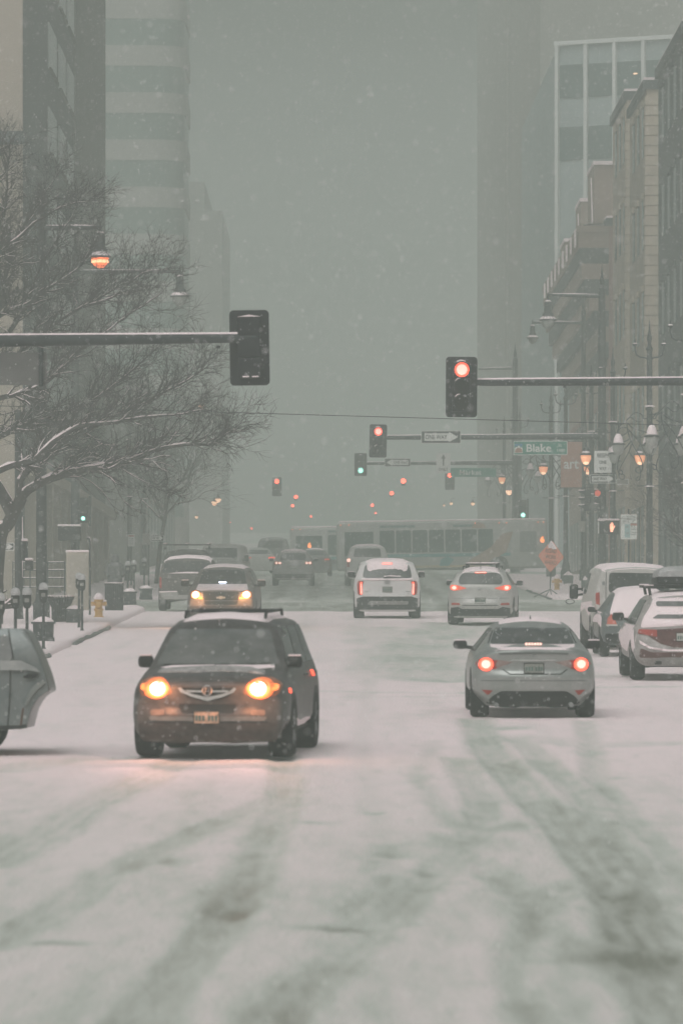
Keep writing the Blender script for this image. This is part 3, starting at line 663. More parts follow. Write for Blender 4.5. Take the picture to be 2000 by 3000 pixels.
c.patch('badge', [(-.66, .80), (-.56, .80), (-.56, .82), (-.66, .82)], 'rear', M_RIM); c.patch('badge', [(.54, .80), (.68, .80), (.68, .82), (.54, .82)], 'rear', M_RIM)
c.patch('tailgate_snow', [(-.80, 1.165), (-.4, 1.12), (0, 1.15), (.45, 1.12), (.78, 1.165), (.74, 1.205), (-.74, 1.205)], 'rear', M_SNOW, off=.03, bumpy=.02)
c.patch('roof_snow', roundp([(-.64, -2.25), (.64, -2.25), (.60, .7), (-.60, .7)], .15), 'top', M_SNOW, off=.03, thick=.08, grid=.16, bumpy=.025)
c.mirrors(.96, .75, 1.28, .20, .17)
side_windows(c, 1.20, 1.62, [(-2.1, -1.3, -1.25, -1.9), (-1.2, -.1, -.15, -1.15), (0, 1.1, .6, -.05)])

# --- silver crossover with roof bars
P_SILV2 = snowy('paint_silver_grey', (.36, .36, .34), .40, .45, .35, 5, .3, .5)
c = Car('suv', 'silver crossover with roof cross bars driving away, brake lights lit, right of the white SUV', 'car', X(1406, 159)+.15, 161.2, 'away', -4.0, 4.45, 1.85,
        st_suv(4.45, 1.85, 1.60, 1.08, 1.02, 1.0, .8, .18, .66, .06), P_SILV2, rear=((.25, .1), (.5, .0), (.62, .0), (.72, .06), (1.1, .12), (1.6, .46)), bow=(.20, .18), wheel=(.36, .28), axles=(.66, .88))
c.patch('rear_window', roundp([(-.62, 1.13), (.62, 1.13), (.60, 1.33), (.50, 1.45), (-.50, 1.45), (-.60, 1.33)], .09), 'rear', M_GLASS, grid=.08)
for sg in (-1, 1):
    q = lambda pts: [(sg*a, b) for a, b in (pts if sg > 0 else pts[::-1])]
    tl = c.patch('taillight', roundp(q([(.38, 1.02), (.62, .96), (.82, .97), (.87, 1.06), (.82, 1.12), (.62, 1.10)]), .03), 'rear', M_REDDIM, off=.01, grid=.06)
    c.patch('brake_lamp', disc(sg*.735, 1.035, .09, .07), 'rear', M_RED_ON, off=.022, thick=.02, grid=.06, parent=tl)
    c.patch('brake_lamp_core', disc(sg*.735, 1.035, .062, .05), 'rear', M_RED_CORE, off=.03, thick=.02, grid=.06, parent=tl)
    c.patch('reflector', roundp(q([(.56, .55), (.82, .55), (.80, .62), (.58, .61)]), .02), 'rear', M_RED_OFF, off=.012)
c.patch('bumper', [(-.91, .46), (-.62, .50), (-.5, .44), (.5, .44), (.62, .50), (.91, .46), (.91, .28), (.78, .18), (-.78, .18), (-.91, .28)], 'rear', M_DARK, off=.012)
c.patch('bumper_groove', roundp([(-.5, .535), (.5, .535), (.5, .555), (-.5, .555)], .008), 'rear', M_BLACK, off=.008)
c.patch('tailgate_crease', roundp([(-.8, .735), (.8, .735), (.8, .75), (-.8, .75)], .006), 'rear', M_RIM, off=.008)
c.patch('brake_light', roundp([(-.16, 1.445), (.16, 1.445), (.15, 1.475), (-.15, 1.475)], .01), 'rear', M_RED_ON, off=.03)
c.patch('brake_light_core', roundp([(-.14, 1.453), (.14, 1.453), (.14, 1.468), (-.14, 1.468)], .006), 'rear', M_RED_CORE, off=.04)
c.plate(.68, 'rear', .29, .15, .02, m=mat('plate_dim', (.2, .2, .2)))
p_, _ = c.proj(0, 1.0, 'rear'); mb = MB(); mb.tube([(-.05, p_.y-.015, .97), (.05, p_.y-.015, 1.03)], .008, 5); mb.tube([(-.06, p_.y-.015, .985), (-.0, p_.y-.015, 1.0)], .006, 5); c.add('emblem', mb, M_RIM)
rails(c, .50, -1.7, .6, 1.62)
for yy in (-1.3, -.1):
    mb = MB(); mb.rbox((0, yy, 1.69), (.92, .08, .05), .015); [mb.tube([(sg*.42, yy, 1.58), (sg*.42, yy, 1.68)], .03, 6) for sg in (-1, 1)]; o = c.add('roof_bar', mb, M_DARK)
    mb = MB(); mb.rbox((0, yy, 1.722), (.88, .07, .02), .01); mb.build('snow_cap', M_SNOW, o)
mb = MB(); mb.tube([(0, -1.9, 1.55), (0, -2.0, 1.80)], .006, 5); c.add('antenna', mb, M_DARK)
c.patch('roof_snow', roundp([(-.52, -1.95), (.52, -1.95), (.5, .6), (-.5, .6)], .12), 'top', M_SNOW, off=.015, thick=.04, grid=.16, bumpy=.015)
c.mirrors(.90, .70, 1.14, .19, .14)
side_windows(c, 1.11, 1.46, [(-1.75, -1.15, -1.1, -1.5), (-1.08, -.1, -.12, -1.0), (0, 1.0, .5, -.05)])

# --- oncoming crossover with headlamps behind the near one
P_BROWN = snowy('paint_brown', (.045, .036, .03), .26, .45, .1, 7, .3, .5)
c = Car('suv', 'brown crossover with headlamps lit and snowy hood following behind the dark one', 'car', X(654, 154), 156.3, 'toward', -1.6, 4.65, 1.86,
        st_suv(4.65, 1.86, 1.68, 1.08, 1.10, 1.0, .75, .30, .70), P_BROWN, front=((.3, .08), (.5, 0), (.9, .05), (1.1, .12)), bow=(.1, .14), wheel=(.36, .24))
c.patch('windshield', roundp([(-.66, 1.17), (.66, 1.17), (.56, 1.57), (-.56, 1.57)], .06), 'front', M_GLASS, grid=.1)
c.patch('hood_snow', [(-.70, 1.04), (-.55, 1.01), (0, 1.02), (.58, 1.01), (.72, 1.04), (.66, 1.19), (-.66, 1.19)], 'front', M_SNOW, off=.03, bumpy=.02, grid=.07)
gr = c.patch('grille', roundp([(-.50, .98), (.50, .98), (.44, .64), (-.44, .64)], .05), 'front', M_BLACK, off=.012)
p_, _ = c.proj(0, .83, 'front'); mb = MB(); mb.box((0, p_.y+.03, .83), (.24, .02, .05)); mb.box((0, p_.y+.03, .83), (.09, .024, .09)); mb.build('emblem', mat('emblem_gold', (.5, .47, .4), .3, .4, nscale=8, namt=.1), gr)
c.patch('chrome_strip', [(-.44, .735), (.44, .735), (.44, .75), (-.44, .75)], 'front', M_RIM, off=.02, parent=gr)
for sg in (-1, 1):
    q = lambda pts: [(sg*a, b) for a, b in (pts if sg > 0 else pts[::-1])]
    hh = c.patch('headlight', roundp(q([(.54, .80), (.82, .82), (.87, .95), (.80, 1.0), (.55, .97)]), .04), 'front', M_HEADHOUSE, off=.012)
    c.patch('bloom_disc', disc(sg*.69, .91, .125, .11), 'front', M_HEADBLOOM, off=.022, thick=.02, grid=.05, parent=hh)  # bloom around the bulb painted as a glowing disc
    c.patch('bulb', disc(sg*.69, .91, .092, .085), 'front', M_HEAD, off=.03, thick=.02, grid=.06, parent=hh)
    c.patch('turn_lens', roundp(q([(.48, .79), (.62, .79), (.60, .84), (.50, .83)]), .02), 'front', M_AMBER, off=.02)
c.patch('bumper', roundp([(-.85, .60), (.85, .60), (.78, .26), (-.78, .26)], .05), 'front', mat('salted_plastic', (.05, .05, .05)), off=.012)
c.patch('roof_snow', roundp([(-.60, -1.9), (.60, -1.9), (.56, .5), (-.56, .5)], .12), 'top', M_SNOW, off=.04, thick=.08, grid=.16, bumpy=.02)
mb = MB(); mb.rbox((.0, 1.25, 1.235), (.20, .04, .035), .01); o = c.add('dash_light', mb, mat('dash_lamp', (.7, .8, 1), .4, em=6, emcol=(.75, .82, 1)))
p_, _ = c.proj(.03, 1.21, 'front'); o.location = (0, p_.y+.03-1.25, 0)
c.mirrors(.92, .85, 1.20, .24, .17)
side_windows(c, 1.12, 1.54, [(-1.8, -1.2, -1.15, -1.6), (-1.1, -.1, -.12, -1.0), (0, 1.0, .45, -.05)])
for sg in (-1, 1):
    lp = bpy.data.lights.new('headlight_spill', 'POINT'); lp.energy = 24; lp.color = (1, .45, .18); lp.shadow_soft_size = .07
    l2 = bpy.data.objects.new('headlight_spill', lp); COL.objects.link(l2); l2.parent = c.root; l2.location = (sg*.66, 2.50, .92)

# --- parked on the right: van, small hatchback, snow covered SUV with roof box
P_VAN = snowy('paint_van', (.40, .39, .36), .45, .5, 0, 4, .2, .5)
L, W = 5.2, 1.95
vst = [(-L/2, .42, .80, .55, .955, 1.0, 1.15, .95, 1.78, .80, 1.87), (-L/2+.4, .36, .86, .5, .975, 1.0, 1.15, .96, 1.82, .80, 1.90), (1.2, .34, .86, .5, .975, 1.0, 1.15, .96, 1.82, .78, 1.90),
       (1.5, .34, .86, .5, .975, .9, 1.1, .96, 1.76, .74, 1.84), (2.05, .34, .86, .5, .97, .8, 1.05, .94, 1.20, .82, 1.26), (2.6, .40, .74, .5, .90, .7, .85, .86, .95, .70, 1.0)]
c = Car('van', 'pale parked cargo van with a wide dark rear window and round lower mirror', 'van', 6.68, 130.6, 'away', 1.2, L, W, vst, P_VAN,
        rear=((.4, .02), (.6, .0), (1.2, .02), (1.9, .10)), bow=(.05, .15), wheel=(.36, .22), axles=(.95, .95))
c.patch('rear_window', roundp([(-.62, 1.30), (-.35, 1.22), (.60, 1.20), (.76, 1.30), (.72, 1.72), (-.60, 1.74)], .07), 'rear', M_GLASS, grid=.1)
for sg in (-1, 1):
    q = lambda pts: [(sg*a, b) for a, b in (pts if sg > 0 else pts[::-1])]
    tl = c.patch('taillight', roundp(q([(.81, .70), (.91, .70), (.91, 1.28), (.82, 1.30)]), .02), 'rear', M_RED_OFF, off=.02)
    c.patch('clear_lens', q([(.82, .83), (.905, .86), (.905, 1.04), (.82, 1.01)]), 'rear', M_WLENS, off=.032, parent=tl)
    hg = c.patch('door_hinge', roundp(q([(.70, 1.46), (.76, 1.46), (.76, 1.54), (.70, 1.54)]), .01), 'rear', M_RIM, off=.02)
c.patch('door_seam', [(-.70, .62), (-.685, .62), (-.66, 1.76), (-.675, 1.76)], 'rear', M_BLACK, off=.005, thick=.02)
c.patch('bumper', roundp([(-.90, .36), (.90, .36), (.92, .62), (.6, .66), (-.6, .66), (-.92, .62)], .04), 'rear', M_DARK, off=.03, thick=.05)
c.patch('bumper_snow', [(-.88, .60), (.88, .60), (.86, .67), (-.86, .67)], 'rear', M_SNOW, off=.045, bumpy=.02)
c.patch('roof_snow', roundp([(-.76, -2.5), (.76, -2.5), (.7, 1.4), (-.7, 1.4)], .12), 'top', M_SNOW, off=.035, thick=.08, grid=.18, bumpy=.02)
for sg in (-1, 1):
    mb = MB(); mb.rbox((sg*1.13, 1.75, 1.26), (.20, .12, .34), .05); mb.tube([(sg*.92, 1.75, 1.20), (sg*1.05, 1.75, 1.18)], .03, 6); mb.tube([(sg*.92, 1.75, 1.32), (sg*1.05, 1.75, 1.32)], .03, 6); o = c.add('mirror', mb, M_DARK)
    if sg < 0:
        mb = MB(); mb.tube([(sg*1.22+.10*math.cos(R(t)), 1.70, 1.03+.055*math.sin(R(t))) for t in range(0, 361, 20)], .010, 6); mb.build('mirror_ring', M_DARK, o)
c.patch('side_snow', [(-2.3, .9), (-1.2, .75), (.2, .9), (1.8, .8), (1.7, 1.0), (0, 1.05), (-2.2, 1.1)], 'left', M_SNOW, off=.012, grid=.3, bumpy=.01)
side_windows(c, 1.22, 1.70, [(.3, 1.6, 1.35, .35)])

P_HATCH = snowy('paint_teal_grey', (.06, .08, .08), .16, .45, .2, 5, .3, .5)
c = Car('hatchback', 'small parked hatchback covered in snow with a triangular red taillight', 'car', 6.46, 123.2, 'away', .5, 4.0, 1.70,
        st_suv(4.0, 1.70, 1.46, .92, .9, .8, .8, .24, .60, .05), P_HATCH, rear=((.2, .1), (.45, 0), (.62, .0), (.9, .1), (1.4, .5)), bow=(.2, .2), wheel=(.31, .2), axles=(.72, .8))
c.patch('tailgate_snow', roundp([(-.56, .80), (.56, .80), (.62, .92), (.52, 1.36), (-.52, 1.36), (-.66, .92)], .1), 'rear', M_SNOW, off=.02, thick=.04, bumpy=.02, grid=.08)
c.patch('roof_snow', roundp([(-.52, -1.65), (.52, -1.65), (.5, .5), (-.5, .5)], .12), 'top', M_SNOW, off=.035, thick=.07, grid=.14, bumpy=.02)
for sg in (-1, 1):
    q = lambda pts: [(sg*a, b) for a, b in (pts if sg > 0 else pts[::-1])]
    tl = c.patch('taillight', roundp(q([(.50, .68), (.72, .68), (.70, .82), (.62, .93), (.56, .84)]), .02), 'rear', mat('red_lens_plain', (.55, .12, .08), .4, nscale=8, namt=.15), off=.02)
    c.patch('clear_lens', roundp(q([(.49, .665), (.73, .665), (.73, .70), (.49, .70)]), .01), 'rear', M_WLENS, off=.03, parent=tl)
    c.patch('side_snow', [(-1.9, .62), (-.5, .72), (1.2, .70), (1.2, .95), (-1.7, .95)], 'left' if sg < 0 else 'right', M_SNOW, off=.012, grid=.25, bumpy=.01)
c.patch('bumper', roundp([(-.76, .50), (.76, .50), (.72, .22), (-.72, .22)], .05), 'rear', M_DARK, off=.012)
c.mirrors(.83, .55, .98, .17, .12)

P_GARNET = snowy('paint_garnet', (.16, .14, .13), .55, .5, .1, 7, .3, .5)
c = Car('suv', 'snow-covered dark red parked SUV carrying a rooftop cargo box at the right edge', 'car', 6.27, 105.4, 'away', 1.0, 4.6, 1.86,
        st_suv(4.6, 1.86, 1.60, .98, 1.0, 1.0, .8, .26, .66, .05), P_GARNET, rear=((.25, .08), (.45, 0), (.6, .0), (.72, .06), (1.0, .14), (1.6, .5)), bow=(.2, .15), wheel=(.35, .24), axles=(.92, .88))
c.patch('rear_snow', roundp([(-.80, .96), (0, 1.0), (.80, .96), (.72, 1.14), (.60, 1.35), (.54, 1.50), (-.54, 1.50), (-.60, 1.35), (-.74, 1.14)], .06), 'rear', M_SNOW, off=.03, thick=.05, grid=.07, bumpy=.02)
c.patch('tailgate_panel', roundp([(-.70, .92), (0, .96), (.70, .92), (.66, .82), (.45, .68), (.2, .61), (-.2, .61), (-.45, .68), (-.66, .82)], .05), 'rear', mat('garnet_panel', (.10, .038, .036), .6, nscale=9, namt=.25), off=.012)
c.patch('bumper_panel', roundp([(-.80, .60), (-.6, .52), (.6, .52), (.80, .60), (.82, .42), (-.82, .42)], .04), 'rear', mat('garnet_panel', (.1, .04, .04)), off=.01)
c.patch('rear_window', roundp([(-.50, 1.355), (.50, 1.355), (.50, 1.445), (-.50, 1.445)], .04), 'rear', M_GLASS, off=.055, grid=.1, thick=.05)
c.patch('window_slit', roundp([(-.58, 1.135), (.58, 1.135), (.48, 1.205), (-.48, 1.205)], .03), 'rear', M_GLASS, off=.055, grid=.1, thick=.05)
c.patch('bumper_snow', [(-.82, .74), (-.62, .62), (-.3, .575), (.3, .575), (.62, .62), (.82, .74), (.80, .67), (.6, .57), (.3, .54), (-.3, .54), (-.6, .57), (-.80, .67)], 'rear', M_SNOW, off=.035, thick=.05, bumpy=.015, grid=.06)
c.patch('skid_plate', roundp([(-.62, .28), (-.45, .43), (.45, .43), (.62, .28)], .03), 'rear', mat('skid_metal', (.2, .2, .2)), off=.015)
c.patch('lower_bumper', roundp([(-.84, .26), (.84, .26), (.7, .14), (-.7, .14)], .02), 'rear', M_DARK, off=.01)
for sg in (-1, 1):
    q = lambda pts: [(sg*a, b) for a, b in (pts if sg > 0 else pts[::-1])]
    c.patch('taillight', roundp(q([(.50, .80), (.84, .86), (.82, .94), (.5, .93)]), .02), 'rear', M_RED_OFF, off=.02)
    c.patch('fog_reflector', roundp(q([(.42, .30), (.54, .30), (.54, .36), (.42, .36)]), .01), 'rear', M_BLACK, off=.03)
    c.patch('side_snow', [(-2.1, .40), (-1.4, .75), (-.5, .50), (.9, .55), (2, .75), (1.2, 1.0), (-2.0, 1.0)], 'left' if sg < 0 else 'right', M_SNOW, off=.012, grid=.25, bumpy=.01)
c.plate(.80, 'rear', .31, .15, .04)
c.patch('roof_snow', roundp([(-.56, -1.85), (.56, -1.85), (.52, .5), (-.52, .5)], .12), 'top', M_SNOW, off=.02, thick=.06, grid=.16, bumpy=.02)
for yy in (-1.2, .0):
    mb = MB(); mb.rbox((0, yy, 1.69), (1.34, .08, .05), .015); [mb.tube([(sg*.55, yy, 1.54), (sg*.58, yy, 1.69)], .03, 6) for sg in (-1, 1)]; o = c.add('roof_bar', mb, M_DARK)
    mb = MB(); mb.rbox((-.58, yy, 1.725), (.18, .07, .02), .01); mb.build('snow_cap', M_SNOW, o)
c.mirrors(.90, .75, 1.12, .22, .15); side_windows(c, 1.02, 1.46, [(-1.85, -1.2, -1.15, -1.6), (-1.12, -.1, -.12, -1.02), (0, 1.0, .5, -.05)])
# rooftop cargo box (strapped on: its own thing)
yb = 104.75; bx = empty('cargo_box', (6.33, yb, G(yb)+1.735)); tag(bx, 'black rooftop cargo box with a grey snow-dusted lid on the dark red parked SUV', 'cargo box')
mb = MB(); mb.rbox((0, 0, .07), (.98, 1.95, .14), .05); mb.build('base_tray', M_DARK, bx)
vs = []; n = 15
for yy, kx, kz in ((-1.0, .84, .55), (-.95, .95, .85), (-.7, 1, 1), (.5, 1, .96), (.85, .9, .75), (1.0, .6, .35)):
    for j in range(n):
        t = math.pi*j/(n-1); cs, sn = math.cos(t), math.sin(t)
        vs.append((.49*kx*(abs(cs)**.55)*(1 if cs > 0 else -1), yy, .13+.20*kz*abs(sn)**.6))
fs = [(i*n+j, i*n+j+1, (i+1)*n+j+1, (i+1)*n+j) for i in range(5) for j in range(n-1)]+[tuple(range(n)), tuple(5*n+j for j in range(n-1, -1, -1))]+[(i*n+n-1, i*n, (i+1)*n, (i+1)*n+n-1) for i in range(5)]
mb = MB(); mb.add(vs, fs); mb.build('lid', snowy('lid_grey', (.20, .22, .22), .55, .5, 0, 5, .2, .48), bx)

# --- left kerb: boxy dark van, work vans behind
P_BOX = snowy('paint_boxy_taupe', (.055, .052, .045), .12, .6, 0, 6, .1, .5)
L, W = 4.7, 1.90
bst = [(-L/2, .36, .78, .5, .93, .9, 1.12, .92, 1.62, .76, 1.70), (-L/2+.4, .34, .8, .5, .95, .9, 1.12, .94, 1.64, .78, 1.73), (1.0, .34, .8, .5, .95, .9, 1.12, .94, 1.64, .76, 1.73), (1.6, .34, .8, .5, .95, .9, 1.08, .93, 1.18, .82, 1.24), (2.35, .4, .7, .5, .9, .75, .95, .88, 1.05, .75, 1.1)]
c = Car('van', 'boxy dark van parked at the left kerb with a pale stepped bumper', 'van', X(462, 183)+.98, 185.6, 'away', -.6, L, W, bst, P_BOX, rear=((.3, 0), (1.1, .03), (1.7, .14)), bow=(.05, .1), wheel=(.37, .24))
c.patch('rear_window', roundp([(-.80, 1.24), (.82, 1.24), (.74, 1.60), (-.74, 1.60)], .05), 'rear', M_GLASS, grid=.12)
c.patch('window_snow', [(-.62, 1.215), (.62, 1.215), (.58, 1.25), (.3, 1.265), (0, 1.27), (-.35, 1.25)], 'rear', M_SNOW, off=.035, bumpy=.02)
bp = c.patch('bumper', [(-.92, .62), (-.32, .64), (-.30, .52), (.92, .52), (.92, .40), (-.92, .38)], 'rear', mat('bumper_pale', (.35, .35, .33), .5, nscale=8, namt=.12), off=.05, thick=.08)
c.patch('bumper_snow', [(-.92, .60), (-.34, .62), (-.34, .655), (-.92, .635)], 'rear', M_SNOW, off=.06, parent=bp)
c.patch('roof_snow', roundp([(-.76, -2.25), (.76, -2.25), (.7, .9), (-.7, .9)], .12), 'top', M_SNOW, off=.05, thick=.1, grid=.18, bumpy=.03)
c.patch('license_panel', roundp([(-.2, .80), (.2, .80), (.2, .95), (-.2, .95)], .02), 'rear', mat('plate_dim', (.2, .2, .2)), off=.01)
for sg in (-1, 1):
    q = lambda pts: [(sg*a, b) for a, b in (pts if sg > 0 else pts[::-1])]
    c.patch('taillight', q([(.83, .75), (.90, .75), (.90, 1.1), (.84, 1.1)]), 'rear', M_RED_OFF, off=.012)
c = Car('van', 'dark work van with a snowy ladder rack parked beyond the left crossing', 'van', X(545, 219), 221.8, 'away', 0, 5.0, 1.9,
        [(a, b, cc, d, e, f, g_+.1, h, i+.08, j, k+.08) for a, b, cc, d, e, f, g_, h, i, j, k in bst], P_BOX, rear=((.3, 0), (1.8, .1)), bow=(.04, .1))
c.patch('rear_window', roundp([(-.7, 1.3), (.7, 1.3), (.66, 1.62), (-.66, 1.62)], .05), 'rear', M_GLASS, grid=.15)
mb = MB()
for yy in (-2, -.8, .4): mb.tube([(-.85, yy, 1.80), (-.85, yy, 1.98), (.85, yy, 1.98), (.85, yy, 1.80)], .025, 6)
for xx in (-.85, 0, .85): mb.tube([(xx, -2.3, 1.99), (xx, .8, 1.99)], .03, 6)
rk = c.add('ladder_rack', mb, M_DARK); mb = MB()
for xx in (-.85, 0, .85): mb.rbox((xx, -.7, 2.035), (.10, 3.0, .05), .02)
mb.build('snow_cap', M_SNOW, rk)
c = Car('van', 'pale van with a slanted windshield parked behind the work van with the ladder rack', 'van', X(652, 236), 238.5, 'toward', -4, L, 1.95,
        [(a, b, cc, d, e, f, g_, h, i+.22, j, k+.22) for a, b, cc, d, e, f, g_, h, i, j, k in bst], P_VAN, bow=(.04, .12))
c.patch('windshield', roundp([(-.72, 1.30), (.72, 1.30), (.66, 1.78), (-.66, 1.78)], .05), 'front', M_GLASS, grid=.1)
c.mirrors(.98, 1.1, 1.35, .16, .28)

# --- traffic beyond the crossing
GR = 'cars in the misty street beyond the crossing'
c = Car('suv', 'grey crossover driving away into the haze with double orange-red lamps, left of centre', 'car', X(859, 254), 256.3, 'away', 0, 4.6, 1.88,
        st_suv(4.6, 1.88, 1.62, 1.08, 1.0, 1.0, .8, .28, .66, .06), snowy('paint_mist_grey', (.22, .22, .21), .35, .5, .2, 5, .2, .5), rear=((.3, .06), (.5, 0), (.7, .04), (1.1, .12), (1.6, .46)), bow=(.18, .15), group=GR)
c.patch('rear_window', roundp([(-.60, 1.15), (.60, 1.15), (.52, 1.47), (-.52, 1.47)], .08), 'rear', M_GLASS, grid=.12)
for sg in (-1, 1):
    q = lambda pts: [(sg*a, b) for a, b in (pts if sg > 0 else pts[::-1])]
    tl = c.patch('taillight', roundp(q([(.50, .98), (.86, .96), (.84, 1.10), (.56, 1.08)]), .03), 'rear', M_RED_OFF, off=.012)
    for xx in (.60, .75): c.patch('brake_lamp', disc(sg*xx, 1.03, .062, .058, 12), 'rear', M_RED_CORE, off=.03, thick=.02, parent=tl)
c.patch('bumper', roundp([(-.86, .54), (.86, .54), (.8, .22), (-.8, .22)], .05), 'rear', M_DARK, off=.012)
c.patch('roof_snow', roundp([(-.56, -1.9), (.56, -1.9), (.5, .6), (-.5, .6)], .12), 'top', M_SNOW, off=.03, thick=.06, grid=.2, bumpy=.02)
c.plate(.80, 'rear', .3, .15); c.mirrors(.92, .7, 1.15, .18, .14)
c = Car('sedan', 'dark sedan half hidden in the haze right of the grey crossover', 'car', X(921, 300), 302.6, 'away', 0, 4.7, 1.83, sed, snowy('paint_dark_mist', (.07, .075, .075), .3, .5, .1, 5, .2, .5), bow=(.2, .2), wheel=(.33, .22), group=GR)
c.patch('rear_window', roundp([(-.6, 1.09), (.6, 1.09), (.5, 1.31), (-.5, 1.31)], .05), 'rear', M_GLASS, grid=.15)
c.patch('roof_snow', roundp([(-.47, -.85), (.47, -.85), (.44, .6), (-.44, .6)], .12), 'top', M_SNOW, off=.03, thick=.05, grid=.2, bumpy=.012)
for sg in (-1, 1): c.patch('taillight', roundp([(sg*.5, .84), (sg*.8, .84), (sg*.78, .93), (sg*.55, .92)][::sg], .02), 'rear', M_REDDIM, off=.012)
c = Car('suv', 'white boxy SUV in the haze with one round red lamp lit', 'car', X(1076, 254), 256.6, 'away', 0, 4.9, 2.0,
        st_suv(4.9, 2.0, 1.84, 1.16, 1.1, 1.1, .7, .32, .72, .04), P_WHITE, rear=((.3, .02), (.6, 0), (1.2, .05), (1.8, .25)), bow=(.08, .12), wheel=(.39, .26), group=GR)
c.patch('rear_window', roundp([(-.62, 1.30), (.62, 1.30), (.56, 1.68), (-.56, 1.68)], .08), 'rear', M_GLASS, grid=.12)
for sg in (-1, 1):
    tl = c.patch('taillight', roundp([(sg*.80, .85), (sg*.92, .85), (sg*.90, 1.25), (sg*.81, 1.25)][::sg], .02), 'rear', M_RED_OFF, off=.012)
    if sg < 0: c.patch('brake_lamp', disc(sg*.84, 1.15, .085, .085, 14), 'rear', M_RED_CORE, off=.03, parent=tl)
c.patch('roof_snow', roundp([(-.68, -2.2), (.68, -2.2), (.6, .8), (-.6, .8)], .12), 'top', M_SNOW, off=.03, thick=.06, grid=.2, bumpy=.02)
c.patch('bumper', roundp([(-.92, .60), (.92, .60), (.88, .30), (-.88, .30)], .05), 'rear', M_DARK, off=.02)
c = Car('sedan', 'pale car fading into the haze with a thin red lamp, leftmost of the far traffic', 'car', X(755, 312), 314.6, 'away', 3, 4.7, 1.83, sed, P_SILV2, bow=(.2, .2), wheel=(.33, .22), group=GR)
c.patch('rear_window', roundp([(-.6, 1.09), (.6, 1.09), (.5, 1.31), (-.5, 1.31)], .05), 'rear', M_GLASS, grid=.15)
c.patch('taillight', roundp([(.46, .86), (.86, .86), (.84, .93), (.5, .93)], .02), 'rear', M_RED_ON, off=.012)
c.patch('taillight', roundp([(-.86, .86), (-.46, .86), (-.5, .93), (-.84, .93)], .02), 'rear', M_REDDIM, off=.012)
c = Car('pickup_truck', 'tall dark truck barely visible in the haze behind the grey crossover', 'truck', X(800, 330), 333, 'away', 0, 5.4, 2.0,
        st_suv(5.4, 2.0, 1.95, 1.2, 1.15, 1.2, .7, .4, .74, .04), snowy('paint_dark_mist', (.07, .075, .075)), bow=(.05, .1), wheel=(.4, .26), group=GR)
c.patch('rear_window', roundp([(-.6, 1.35), (.6, 1.35), (.56, 1.75), (-.56, 1.75)], .06), 'rear', M_GLASS, grid=.15)

# --- silver car end poking in at the left edge (crossing the near street)
Zs = 70.0; sx = lambda u: X(u, Zs); z0s = G(Zs)
sc = (F/Zs)
def lp_(cx, cy):    # crop px (4.9 per photo px) -> local x (from photo col 0), z above ground
    u, v = cx/4.9, 1780+cy/4.9; return ((u-U0)/sc, CH+(V0-v)/sc-z0s)
prof = [lp_(*p) for p in ((0, 300), (180, 296), (280, 300), (350, 322), (400, 370), (470, 500), (560, 700), (625, 880), (665, 1000), (690, 1090), (705, 1170), (700, 1205), (640, 1240), (570, 1290), (510, 1370), (460, 1460), (430, 1560), (405, 1660), (388, 1730), (300, 1745), (150, 1750), (0, 1765))]
x_l = prof[0][0]; root = empty('hatchback', (x_l, Zs+.9, G(Zs+.9))); tag(root, 'silver snow-dusted hatchback whose rounded end pokes in at the left edge', 'car')
dz = G(Zs+.9)-z0s
ext = [(-2.4, .42-dz), (-2.7, .6-dz), (-2.75, .9-dz), (-1.9, 1.0-dz), (-1.1, 1.58-dz)]
outer = [(a-x_l, b-dz) for a, b in prof]+[(a, b) for a, b in ext]
def ins(poly, d):
    out = []; n = len(poly)
    for i in range(n):
        a, b, c_ = Vector(poly[i-1]), Vector(poly[i]), Vector(poly[(i+1) % n]); t = (c_-a)
        if t.length < 1e-6: out.append(tuple(b)); continue
        t.normalize(); nrm = Vector((t.y, -t.x)); out.append(tuple(b+nrm*d))
    return out
# make the outline clockwise-safe: loft across the car's width with tumblehome
rings = []
for yy, top_in, d in ((-.93, .12, .05), (-.90, .10, .0), (-.5, .03, -.02), (0, 0, -.03), (.5, .03, -.02), (.90, .10, .0), (.93, .12, .05)):
    rings.append([(x_, yy*(1-.22*max(0, (z_-1.0))/.6), z_) if d <= 0.02 else (x_*.985, yy*(1-.22*max(0, (z_-1.0))/.6), .9+(z_-.9)*.96) for x_, z_ in outer])
n = len(outer); vs = [p for r_ in rings for p in r_]
fs = [(i*n+j, i*n+(j+1) % n, (i+1)*n+(j+1) % n, (i+1)*n+j) for i in range(len(rings)-1) for j in range(n)]+[tuple(range(n-1, -1, -1)), tuple((len(rings)-1)*n+j for j in range(n))]
P_SIL3 = snowy('paint_silver_left', (.095, .12, .118), .18, .35, .5, 3, .4, .5)
mb = MB(); mb.add(vs, fs); bodyL = mb.build('body', P_SIL3, root, True, 40)
def lq(cx, cy): a, b = lp_(cx, cy); return (a-x_l, b-dz)
def side_tilt(z_): return -.935*(1-.22*max(0, (z_-1.0))/.6)
def sidepatch(name, pts, m, off=.006, th=.02):
    vs = []
    for o_ in (off, off-th): vs += [(a, side_tilt(b)-o_+.0, b) for a, b in pts]
    k = len(pts); mb = MB(); mb.add(vs, [tuple(range(k)), tuple(range(2*k-1, k-1, -1))]+[(j, j+k, (j+1) % k+k, (j+1) % k) for j in range(k)]); return mb.build(name, m, root, False)
sidepatch('side_window', roundp([lq(-700, 400), lq(60, 400), lq(130, 420), lq(180, 660), lq(170, 760), lq(-760, 770)], .06), snowy('window_frosted', (.06, .075, .072), .28, .3, 0, 2, .3, .5))
sidepatch('rear_light', roundp([lq(320, 1000), lq(420, 940), lq(560, 945), lq(540, 990), lq(420, 1025)], .03), M_DARK)
